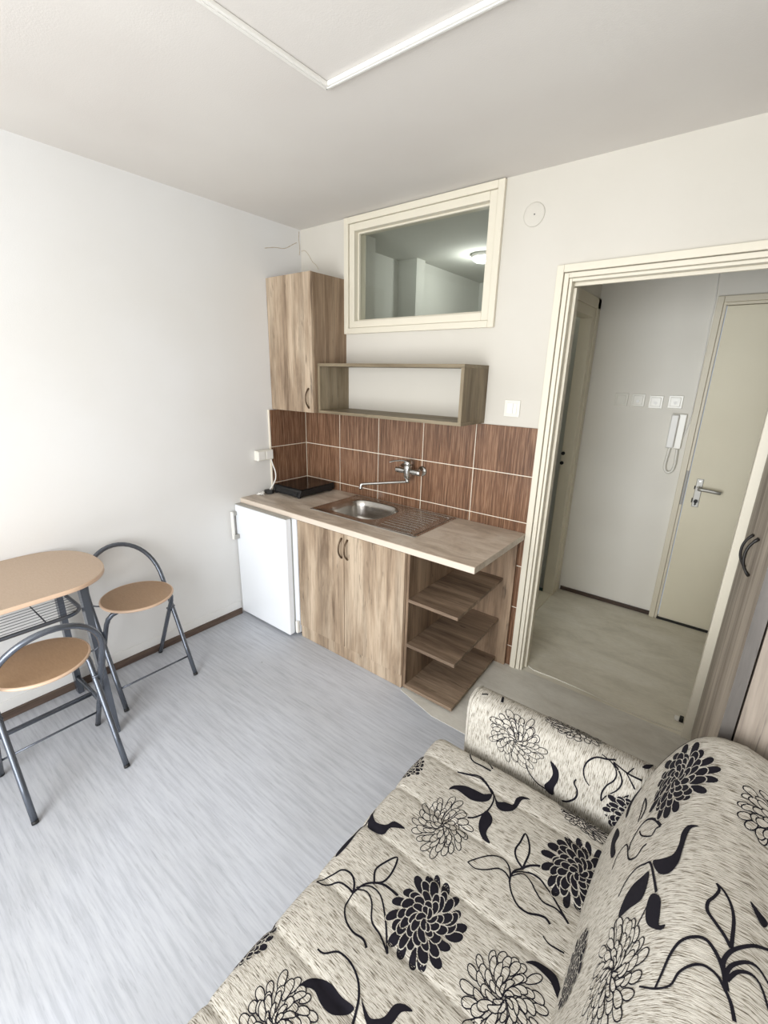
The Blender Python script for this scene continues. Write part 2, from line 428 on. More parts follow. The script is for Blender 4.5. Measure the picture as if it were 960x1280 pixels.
# ---- inner window above the kitchen
b = MB()
def rect_frame(b, x0, x1, z0, z1, w, y0, y1, bev=.003, mi=0):
    b.box(x0, x0 + w, y0, y1, z0, z1, bev, mi); b.box(x1 - w, x1, y0, y1, z0, z1, bev, mi)
    b.box(x0 + w + .0003, x1 - w - .0003, y0, y1, z0, z0 + w, bev, mi); b.box(x0 + w + .0003, x1 - w - .0003, y0, y1, z1 - w, z1, bev, mi)
rect_frame(b, .410, 1.446, 1.894, 2.546, .034, -.022, 0.0)
rect_frame(b, .4475, 1.4085, 1.9295, 2.5105, .040, -.012, T)
wf = struct(b, 'window_1', M['cream'])
b = MB(); b.box(.486, 1.37, .040, .045, 1.968, 2.472); o = b.build('pane', M['glass'], wf)
b = MB(); rect_frame(b, .4878, 1.3682, 1.9698, 2.4702, .010, .022, .0395, .002); o = b.build('glazing_bead', M['cream'], wf)

# ---- hall: side door frame, threshold, front door
b = MB()
b.box(1.556, 1.634, 1.062, 1.137, .003, 2.10, .003); b.box(1.621, 1.640, 1.137, 1.205, .003, 2.165, .003)
b.box(1.556, 1.634, .50, .575, .003, 2.10, .003); b.box(1.621, 1.640, .43, .50, .003, 2.165, .003)
b.box(1.556, 1.634, .575, 1.062, 2.04, 2.10, .003); b.box(1.621, 1.640, .43, 1.205, 2.1005, 2.165, .003)
df = struct(b, 'door_3', M['cream_dark'])
b = MB()
for z in (1.06, 1.13): b.cyl((1.568, 1.0625, z), (1.568, 1.052, z), .013, 12)
o = b.build('strike', M['black_m'], df)
b = MB(); b.box(1.44, 1.628, .575, 1.062, -.004, .016, .004); struct(b, 'trim_4', M['cream_dark'])
b = MB(); b.box(.3, 1.44, 1.155, 1.165, 0, .12); b.box(.06, 1.5, 2.18, 2.2, 0, .12); b.box(1.30, 1.50, 1.12, 1.15, 0.0, .12); struct(b, 'baseboard_bathroom', M['black_m'])
b = MB(); b.box(1.20, 1.50, 1.13, 1.155, .12, 2.05); struct(b, 'partition_bathroom', M['bathwall'])

b = MB()
b.box(2.288, 2.322, 1.200, 1.233, .003, 2.135, .003); b.box(2.3225, 2.338, 1.212, 1.26, .003, 2.105, .002)
b.box(2.3225, 3.20, 1.200, 1.233, 2.101, 2.135, .003); b.box(2.338, 3.16, 1.212, 1.26, 2.085, 2.1005, .002)
b.box(3.165, 3.20, 1.200, 1.233, .003, 2.1, .003)
struct(b, 'trim_3', M['cream_dark'])
b = MB(); b.box(2.343, 3.16, 1.222, 1.262, .014, 2.082, .003); d2 = struct(b, 'door_2', M['doorleaf'])
b = MB(); b.box(2.335, 3.17, 1.205, 1.26, .0032, .0132); struct(b, 'trim_5', M['black_m'])
b = MB(); b.box(2.389, 2.427, 1.216, 1.222, .855, 1.045, .004)
for z in (.872, 1.03): b.cyl((2.408, 1.216, z), (2.408, 1.213, z), .005, 10, 1)
pl = b.build('lock_plate', [M['alu'], M['chrome']], d2)
b = MB(); b.cyl((2.408, 1.216, .985), (2.408, 1.165, .985), .011, 14)
b.tube(smooth_path([(2.408, 1.17, .985), (2.425, 1.163, .985), (2.46, 1.163, .984), (2.505, 1.165, .980), (2.528, 1.172, .977)]), [.010] * 25, 12, flat=(1.15, .8)); b.build('lever', M['alu'], pl)
b = MB(); b.cyl((2.408, 1.216, .897), (2.408, 1.198, .897), .011, 14); b.box(2.404, 2.412, 1.195, 1.216, .875, .897, .002); b.box(2.3835, 2.3885, 1.205, 1.216, .885, .915, .002); b.box(2.3835, 2.3885, 1.205, 1.216, .975, .998, .002); b.build('lock_cylinder', M['black_m'], pl)
b = MB(); b.box(2.3235, 2.3375, 1.2085, 1.212, .86, 1.09, .001); b.build('strike_plate', M['grey_pl'], d2)

# baseboards
b = MB(); b.box(0, .013, YB, -.665, .0005, .043, .002); struct(b, 'baseboard_left', M['skirt'])
b = MB(); b.box(0, .005, YB, -.665, .0435, .098, .002); struct(b, 'trim_2', M['wall'])
b = MB(); b.box(1.645, 2.286, 1.219, 1.232, .0035, .034, .003); struct(b, 'baseboard_hall', M['skirt_x'])
b = MB(); b.box(XR - .013, XR, YB, -.02, .0005, .043, .002); struct(b, 'baseboard_right', M['skirt'])

# ---- tiled splashback: real tiles bedded in grout
b = MB()
b.box(.008, 1.739, -.0065, 0, .0, 1.402, 0, 1)
b.box(0, .0065, -.333, -.0, .84, 1.402, 0, 1)
xe = [.009, .352, .700, 1.046, 1.393, 1.740]
ze = [.0, .130, .3855, .641, .8963, 1.1515, 1.4065]
for i in range(5):
    for j in range(6):
        if j < 3 and i < 4: continue
        b.box(xe[i] + .0025, xe[i + 1] - .0025, -.0095, -.004, ze[j] + .0025, ze[j + 1] - .0025, .0012, 0, 1)
for j in range(3, 6): b.box(.004, .0095, -.3335, -.0125, ze[j] + .0025 if j > 3 else .845, ze[j + 1] - .0025, .0012, 0, 1)
b.box(0, .011, -.3445, -.3345, .842, 1.406, .002, 1)
struct(b, 'wall_tiles', [M['tile'], M['grout']])

# hairline crack and flaking paint in the corner above the wall cabinet
b = MB()
def crack(pts, w): 
    P = smooth_path(pts, 4)
    b.tube(P, [w * (.5 + .5 * math.sin(i * 1.7) ** 2) for i in range(len(P))], 6)
crack([(.0008, -.30, 2.385), (.0008, -.22, 2.405), (.0008, -.14, 2.415), (.0008, -.07, 2.452), (.0008, -.035, 2.47)], .0022)
crack([(.006, -.0008, 2.425), (.04, -.0008, 2.424), (.075, -.0008, 2.395), (.11, -.0008, 2.35), (.14, -.0008, 2.33), (.165, -.0008, 2.30)], .0022)
crack([(.0008, -.012, 2.54), (.0008, -.016, 2.50), (.0008, -.010, 2.44), (.0008, -.015, 2.40)], .002)
struct(b, 'wall_crack', M['crack'])
# ------------------------------------------------------------------ kitchen
def bow_handle(parent, base, axis_out, L=.118, out=.028, mat='bronze', r=.0048, name='handle', along=(0, 0, 1)):
    o = Vector(axis_out); a = Vector(along); c = Vector(base); pts = []
    for i in range(17):
        t = -1 + 2 * i / 16; h = out * (1 - abs(t) ** 2.4)
        pts.append(c + a * (t * L / 2) + o * (h + .001))
    rs = [r * (1.25 if abs(-1 + 2 * i / 16) > .85 else 1) for i in range(17)]
    b = MB(); b.tube(pts, rs, 10, flat=(1, 1))
    return b.build(name, M[mat], parent)

# fridge
t = thing('small_fridge', (.27, -.32, .0), 'white under-counter fridge with door ajar of the worktop, in the kitchen corner', 'fridge')
t['label'] = 'white under-counter fridge in the kitchen corner against the left wall'
b = MB(); b.box(.014, .545, -.600, -.04, .022, .803, .006)
for x in (.05, .51):
    for y in (-.56, -.09): b.cyl((x, y, .0008), (x, y, .024), .016, 12, 1)
b.build('body', [M['fridge'], M['black_m']], t)
b = MB(); b.box(.018, .512, -.6125, -.6005, .03, .795, .003); b.build('door_gasket', M['grey_pl'], t)
b = MB(); b.box(.006, .517, -.658, -.613, .020, .806, .007); d = b.build('door', M['fridge'], t)
b = MB(); b.box(.012, .028, -.694, -.6585, .735, .762, .003, 1); b.box(.028, .042, -.694, -.6585, .575, .605, .003, 1); 
b.box(.012, .034, -.7, -.686, .572, .765, .004, 0); b.build('handle', [M['white_pl'], M['grey_pl']], d)
b = MB(); b.box(.007, .516, -.6565, -.6135, .8065, .811, .002); b.build('door_cap', M['grey_pl'], d)
b = MB(); b.box(.528, .548, -.622, -.6005, .030, .115, .005); b.build('hinge_cover', M['white_pl'], t)

# base cabinet
t = thing('base_cabinet', (.95, -.3, 0), 'two-door oak base cabinet below the sink', 'kitchen cabinet')
b = MB(); b.box(.553, 1.354, -.578, -.013, .086, .62, 0); b.box(.553, .570, -.578, -.013, .62, .806); b.box(1.337, 1.354, -.578, -.013, .62, .806)
b.box(.57, 1.337, -.578, -.562, .62, .806); b.build('body', M['oak_side'], t)
b = MB(); b.box(.5535, 1.3545, -.590, -.572, .001, .0815, .001); b.build('plinth', M['oak'], t)
for i, (x0, x1) in enumerate(((.553, .9355), (.9400, 1.3545))):
    b = MB(); b.box(x0, x1, -.597, -.579, .0865, .802, .0015); d = b.build('door', M['oak'], t)
    hx = .922 if i == 0 else .966
    bow_handle(d, (hx, -.5975, .717), (0, -1, 0))
b = MB(); b.box(1.3555, 1.3615, -.592, -.013, .012, .806, .001); b.build('end_panel', M['oak_side'], t)
b = MB(); b.cyl((1.350, -.56, .0005), (1.350, -.56, .013), .010, 10); b.build('foot', M['black_m'], t)

# open shelves at the end of the counter
t = thing('open_shelf_unit', (1.54, -.3, 0), 'open oak shelf unit with three boards at the door end of the counter', 'shelf unit')
b = MB(); b.box(1.363, 1.379, -.588, -.014, .012, .806, .001); b.build('side_panel', M['oak_side'], t)
b = MB(); b.box(1.3795, 1.709, -.029, -.013, .002, .806, .001); b.build('back_panel', M['oak_side'], t)
for z, x1 in ((.555, 1.668), (.294, 1.668), (.036, 1.672)):
    b = MB(); b.prism([(1.3795, -.592), (x1, -.592), (x1 - .022, -.0295), (1.3795, -.0295)], z - .018, z, .0012); b.build('shelf', M['oak_x'], t)
for x, y in ((1.40, -.56), (1.64, -.56), (1.62, -.06)):
    b = MB(); b.cyl((x, y, .0032), (x, y, .0178), .011, 10); b.build('foot', M['black_m'], t)

# worktop with a cut-out for the sink
hx0, hx1, hy0, hy1 = .552, 1.302, -.446, -.052
b = MB(); z0, z1 = .8075, .84
b.box(.0125, hx0, -.602, -.0115, z0, z1); b.box(.001, .0125, -.602, -.3465, z0, z1)
b.box(hx1, 1.7385, -.602, -.0115, z0, z1); b.box(hx0, hx1, -.602, hy0, z0, z1); b.box(hx0, hx1, hy1, -.0115, z0, z1)
b.box(.001, 1.7385, -.607, -.602, z0, z1 - .0005, .003, 1, 3)
tag(b.build('worktop', [M['worktop'], M['worktop_edge']], None), 'beige stone-look laminate worktop running over fridge, cabinet and shelves', 'worktop')

# inset sink
t = thing('inset_sink', (.93, -.25, .84), 'stainless steel inset sink with ribbed drainer set in the worktop', 'sink')
b = MB(); cx, cy, hx, hy = .785, -.243, .200, .168
ang = [2 * math.pi * i / 72 for i in range(72)]
def bowl_pt(a, k, z):
    p = 3.6; c, s_ = math.cos(a), math.sin(a)
    q = (abs(c) ** p + abs(s_) ** p) ** (-1 / p)
    return Vector((cx + hx * k * c * q, cy + hy * k * s_ * q, z))
SX0, SX1, SY0, SY1 = .531, 1.322, -.470, -.030
def rect_pt(a, ins, z):
    c, s_ = math.cos(a), math.sin(a)
    x0, x1, y0, y1 = SX0 + ins, SX1 - ins, SY0 + ins, SY1 - ins
    ts = []
    if c > 1e-9: ts.append((x1 - cx) / c)
    if c < -1e-9: ts.append((x0 - cx) / c)
    if s_ > 1e-9: ts.append((y1 - cy) / s_)
    if s_ < -1e-9: ts.append((y0 - cy) / s_)
    k = min(ts); return Vector((cx + c * k, cy + s_ * k, z))
corner = sorted(set([math.atan2(y - cy, x - cx) % (2 * math.pi) for x in (SX0, SX1) for y in (SY0, SY1)] + [round(a, 6) for a in ang]))
ang = corner
rings = [[rect_pt(a, 0, .8402) for a in ang], [rect_pt(a, .001, .8432) for a in ang], [rect_pt(a, .010, .8445) for a in ang], [rect_pt(a, .016, .8422) for a in ang],
         [bowl_pt(a, 1.06, .8418) for a in ang], [bowl_pt(a, 1.0, .8402) for a in ang], [bowl_pt(a, .965, .832) for a in ang], [bowl_pt(a, .93, .80) for a in ang],
         [bowl_pt(a, .885, .735) for a in ang], [bowl_pt(a, .84, .707) for a in ang], [bowl_pt(a, .74, .693) for a in ang], [bowl_pt(a, .4, .689) for a in ang], [bowl_pt(a, .12, .686) for a in ang]]
b.loops(rings, True, False, True); b.build('basin', M['steel'], t)
b = MB()
for i in range(9):
    y = -.395 + i * .036
    b.tube([(1.03, y, .8405), (1.045, y, .8420), (1.25, y, .8422), (1.265, y, .8405)], [.003, .0075, .0075, .003], 12, flat=(.22, 1))
b.tube(smooth_path([(1.02, -.05, .8415), (1.10, -.05, .8435), (1.27, -.055, .8435), (1.295, -.08, .8435), (1.295, -.42, .8435), (1.27, -.445, .8435), (1.02, -.45, .8415)], 5), .006, 10, flat=(.3, 1))
b.build('drainer_ribs', M['steel'], t)
b = MB(); b.lathe([(.038, .0), (.038, .003), (.030, .0035), (.026, .001), (.010, .001), (.009, .004), (.001, .0045)], (cx, cy, .6895), n=28); b.build('drain', M['chrome'], t)

# wall mixer
t = thing('wall_mixer_tap', (.985, -.012, 1.08), 'chrome wall mixer tap with long swivel spout above the sink', 'tap')
b = MB()
for x in (.915, 1.053):
    b.lathe([(.032, -.0105), (.032, -.014), (.026, -.020), (.014, -.024), (.014, -.040), (.018, -.041), (.018, -.058)], (x, 0, 1.085), 'y', 24)
b.tube([(.893, -.066, 1.083), (.90, -.066, 1.083), (.935, -.066, 1.083), (.955, -.066, 1.083), (1.015, -.066, 1.083), (1.035, -.066, 1.083), (1.075, -.066, 1.083), (1.078, -.066, 1.083)], [.016, .019, .019, .016, .016, .019, .019, .016], 20)
b.lathe([(.016, 1.034), (.020, 1.040), (.025, 1.055), (.026, 1.10), (.026, 1.118), (.022, 1.124)], (.985, -.070, 0), 'z', 28); b.build('body', M['chrome'], t)
b = MB(); b.lathe([(.025, 1.1245), (.027, 1.130), (.026, 1.143), (.018, 1.152), (.004, 1.155)], (.985, -.070, 0), 'z', 28)
b.tube(smooth_path([(.985, -.078, 1.145), (.962, -.098, 1.152), (.930, -.130, 1.150), (.905, -.155, 1.141)]), [.012 - .0035 * i / 18 for i in range(19)], 12, flat=(.55, 1.2)); b.build('lever', M['chrome'], t)
b = MB(); b.cyl((.985, -.070, 1.0335), (.985, -.070, 1.012), .014, 20)
b.tube(smooth_path([(.985, -.070, 1.020), (.972, -.078, 1.016), (.93, -.115, 1.013), (.84, -.187, 1.004), (.776, -.240, .998), (.764, -.250, .994), (.761, -.2525, .978)], 5), .0085, 12)
b.cyl((.761, -.2525, .980), (.761, -.2525, .966), .012, 16); b.build('spout', M['chrome'], t)

# induction hob
t = thing('portable_hob', (.18, -.2, .84), 'black portable induction hob on the worktop in the corner', 'hob')
b = MB(); b.prism([(-.372, .8525), (-.350, .893), (-.038, .896), (-.034, .858), (-.05, .8525)], .040, .322, .004, axis='x'); body = b.build('body', M['black_m'], t)
b = MB(); b.box(.044, .318, -.346, -.042, .8962, .8995, .0015); b.build('glass_top', M['black'], t)
b = MB(); b.prism(rrect(.06, .30, .0, .028, .006), 0, .002, .0005)
bmesh.ops.transform(b.bm, matrix=Matrix.Translation((0, -.3735, .8585)) @ Matrix.Rotation(R(61), 4, 'X'), verts=list(b.bm.verts)); b.build('control_panel', M['black'], t)
for x in (.062, .300):
    for y in (-.352, -.06):
        b = MB(); b.lathe([(.011, .8402), (.013, .843), (.012, .8530)], (x, y, 0), n=14); b.build('foot', M['black_m'], t)
b = MB(); b.prism([(.022, -.425), (.062, -.435), (.085, -.405), (.070, -.377), (.030, -.385)], .8405, .868, .006); lump = b.build('plug', M['black_m'], t)
b = MB(); b.tube(smooth_path([(.052, -.40, .868), (.056, -.375, .895), (.058, -.350, .94), (.052, -.345, .985), (.040, -.352, 1.03), (.032, -.360, 1.073)]), .0042, 10); b.build('power_cord', M['white_pl'], t)

# socket block on the left wall
t = thing('wall_socket', (.0, -.41, 1.07), 'white surface-mounted double socket on the left wall above the hob', 'socket')
b = MB(); b.box(.0008, .044, -.476, -.348, 1.074, 1.142, .005); hb = b.build('housing', M['ivory_pl'], t)
for y in (-.444, -.380):
    b = MB(); b.box(.0442, .0475, y - .028, y + .028, 1.08, 1.136, .002); fl = b.build('flap', M['white_pl'], t)

# small tangle of white flex
random.seed(3)
pts = [(.045 + .03 * math.cos(i * 2.4) * (.6 + .4 * random.random()), -.470 + .020 * math.sin(i * 1.9 + .4), .8445 + .010 * (i % 3) * .8) for i in range(16)]
b = MB(); b.tube(smooth_path(pts, 5), .0032, 8)
tag(b.build('cable_tangle', M['white_pl'], None), 'small tangle of white cable on the worktop in front of the hob', 'cable')

# wall cabinet
t = thing('wall_cabinet', (.2, -.15, 1.408), 'tall oak wall cabinet with one door in the corner above the hob', 'wall cabinet')
b = MB(); b.box(.0015, .411, -.287, -.001, 1.4080, 2.214, .001); b.build('body', M['oak_side'], t)
b = MB(); b.box(.0020, .409, -.3055, -.2875, 1.409, 2.2155, .0012); d = b.build('door', M['oak'], t)
bow_handle(d, (.372, -.306, 1.497), (0, -1, 0), L=.12)

# open wall shelf
t = thing('wall_shelf', (.92, -.13, 1.4085), 'open grey-oak box shelf on the wall beside the wall cabinet', 'wall shelf')
for nm, bx, mt in (('top_board', (.413, 1.434, -.267, -.0008, 1.690, 1.708), 'oak_grey_x'), ('bottom_board', (.413, 1.434, -.267, -.0008, 1.4085, 1.4265), 'oak_grey_x'),
                   ('end_board', (.413, .431, -.267, -.0008, 1.4268, 1.6897), 'oak_grey'), ('end_board', (1.416, 1.434, -.267, -.0008, 1.4268, 1.6897), 'oak_grey')):
    b = MB(); b.box(*bx, .0008); b.build(nm, M[mt], t)

# switch + blank cover on the kitchen wall
def rocker(name, x, y, z, s, label, group=None, kind='switch', mat='ivory_pl'):
    t = thing(name, (x, y, z - s / 2), label, kind, group)
    b = MB(); b.box(x - s / 2, x + s / 2, y - .007, y - .0005, z - s / 2, z + s / 2, .003); b.build('frame', M[mat], t)
    return t
t = rocker('light_switch', 1.586, 0, 1.495, .085, 'cream double light switch on the kitchen wall beside the wall shelf', cat if False else None) if False else rocker('light_switch', 1.586, 0, 1.495, .085, 'cream double light switch on the kitchen wall beside the wall shelf')
for x0, x1 in ((1.560, 1.592), (1.5935, 1.612)):
    b = MB(); b.box(x0, x1, -.0115, -.0072, 1.468, 1.523, .002); b.build('rocker', M['white_pl'], t)
t = thing('junction_box_cover', (1.596, 0, 2.329), 'round white junction box cover high on the wall by the inner window', 'cover')
b = MB(); b.lathe([(.050, -.0005), (.050, -.004), (.046, -.0055), (.001, -.006)], (1.596, 0, 2.374), 'y', 40); b.build('disc', M['wall_back'], t)
b = MB(); b.cyl((1.599, -.0062, 2.374), (1.599, -.0075, 2.374), .003, 10); b.build('screw', M['black_m'], t)

# hall switches and door phone
names = ['cream rocker switch in the hall, farthest from the door phone and entrance door', 'hall push button second in the row from the side doorway',
         'hall push button third in the row, slightly lower than the rest', 'hall push button directly above the door phone']
for i, (x, z) in enumerate(((1.858, 1.521), (1.962, 1.521), (2.069, 1.514), (2.180, 1.520))):
    t = rocker('wall_switch', x, 1.2315, z, .083, names[i], 'hall switches in a row')
    b = MB()
    if i == 0: b.box(x - .028, x + .028, 1.2195, 1.2243, z - .028, z + .028, .003); b.build('rocker', M['ivory_pl'], t)
    else:
        b.lathe([(.030, 1.2243), (.029, 1.2205), (.016, 1.2195), (.001, 1.2190)], (x, 0, z), 'y', 28) if False else b.box(x - .029, x + .029, 1.2195, 1.2243, z - .029, z + .029, .003)
        b.build('button', M['ivory_pl'], t)
        b = MB(); b.cyl((x, 1.2194, z - .006), (x, 1.2165, z - .006), .010, 18); b.build('indicator', M['white_pl'], t)
t = thing('door_phone', (2.218, 1.2315, 1.05), 'ivory door phone handset with looped cord on the hall wall', 'door phone')
b = MB(); b.box(2.176, 2.262, 1.208, 1.231, 1.222, 1.448, .005); b.build('base', M['ivory_pl'], t)
b = MB(); b.prism(rrect(2.179, 2.222, 1.228, 1.442, .008), 0, .03, .006, axis='y')
for v in b.bm.verts: v.co.y += 1.1755 + .002
hs = b.build('handset', M['white_pl'], t)
cp = smooth_path([(2.202, 1.212, 1.226), (2.198, 1.212, 1.18), (2.194, 1.212, 1.11), (2.202, 1.212, 1.075), (2.222, 1.212, 1.062), (2.242, 1.212, 1.078), (2.249, 1.212, 1.12), (2.247, 1.212, 1.18), (2.245, 1.212, 1.222)], 12)
b = MB(); b.tube(cp, [.0098 if i % 2 else .0080 for i in range(len(cp))], 10); b.build('cord', M['ivory_pl'], t)
b = MB(); b.tube(smooth_path([(2.262, 1.2275, 1.30), (2.272, 1.2275, 1.35), (2.279, 1.2275, 1.42), (2.281, 1.2275, 1.50), (2.280, 1.2275, 1.64), (2.279, 1.2275, 1.82), (2.274, 1.2275, 1.99), (2.277, 1.2275, 2.10), (2.266, 1.2275, 2.27), (2.264, 1.2275, 2.52)]), .0035, 8)
tag(b.build('wall_cable', M['white_pl'], None), 'thin white cable climbing the hall wall beside the entrance door frame', 'cable')

# ceiling cable trunking
b = MB()
b.box(1.254, 1.277, YB + .002, -1.0045, H - .014, H - .0008, .003); b.box(1.2775, XR - .05, -1.0275, -1.0045, H - .014, H - .0008, .003)
b.box(1.262, 1.269, YB + .002, -1.012, H - .0165, H - .0142, .001); b.box(1.262, XR - .05, -1.0195, -1.0125, H - .0165, H - .0142, .001)
tag(b.build('cable_trunking', M['white_pl'], None), 'white cable trunking turning a corner on the ceiling', 'cable trunking')

# bathroom: ceiling lamp and a pale cupboard top
t = thing('ceiling_lamp', (.735, 1.21, H), 'round lit ceiling lamp seen through the inner window', 'lamp')
b = MB(); b.lathe([(.095, H - .0008), (.095, H - .018), (.088, H - .022)], (.735, 1.21, 0), n=40); b.build('base', M['white_pl'], t)
b = MB(); b.lathe([(.086, H - .0225), (.084, H - .040), (.062, H - .052), (.03, H - .057), (.001, H - .058)], (.735, 1.21, 0), n=40); b.build('diffuser', M['lampglow'], t)
b = MB(); b.box(1.0, 1.49, 1.75, 2.175, .0, 2.36, .006)
tag(b.build('bathroom_cupboard', M['cream_dark'], None), 'pale cupboard high in the bathroom, its top showing through the inner window', 'cupboard')

# ------------------------------------------------------------------ wardrobe
t = thing('wardrobe', (2.95, -.56, 0), 'grey-brown oak wardrobe with bow handles between doorway and sofa', 'wardrobe')
X1 = 2.645; WY0, WY1 = -1.09, -.032; WH = 2.05
b = MB(); b.box(X1 + .030, 3.235, WY0, WY1, .06, WH, .001); b.build('body', M['wardrobe_side'], t)
b = MB(); b.box(X1 + .04, 3.22, WY0 + .01, WY1 - .01, .0035, .0595); b.build('plinth', M['wardrobe'], t)
for i, (y0, y1) in enumerate(((WY0, -.592), (-.589, WY1))):
    b = MB(); b.box(X1, X1 + .026, y0, y1, .065, WH - .003, .0008)
    d = b.build('door', [M['wardrobe'], M['edge_dark']], t)
    for p in d.data.polygons:
        if p.normal.y < -.9: p.material_index = 1
    hy, hz = ((-.728, 1.178), (-.500, 1.128))[i]
    bow_handle(d, (X1 - .0008, hy, hz), (-1, 0, 0), L=.114, out=.0215, mat='blackmetal', r=.0040)
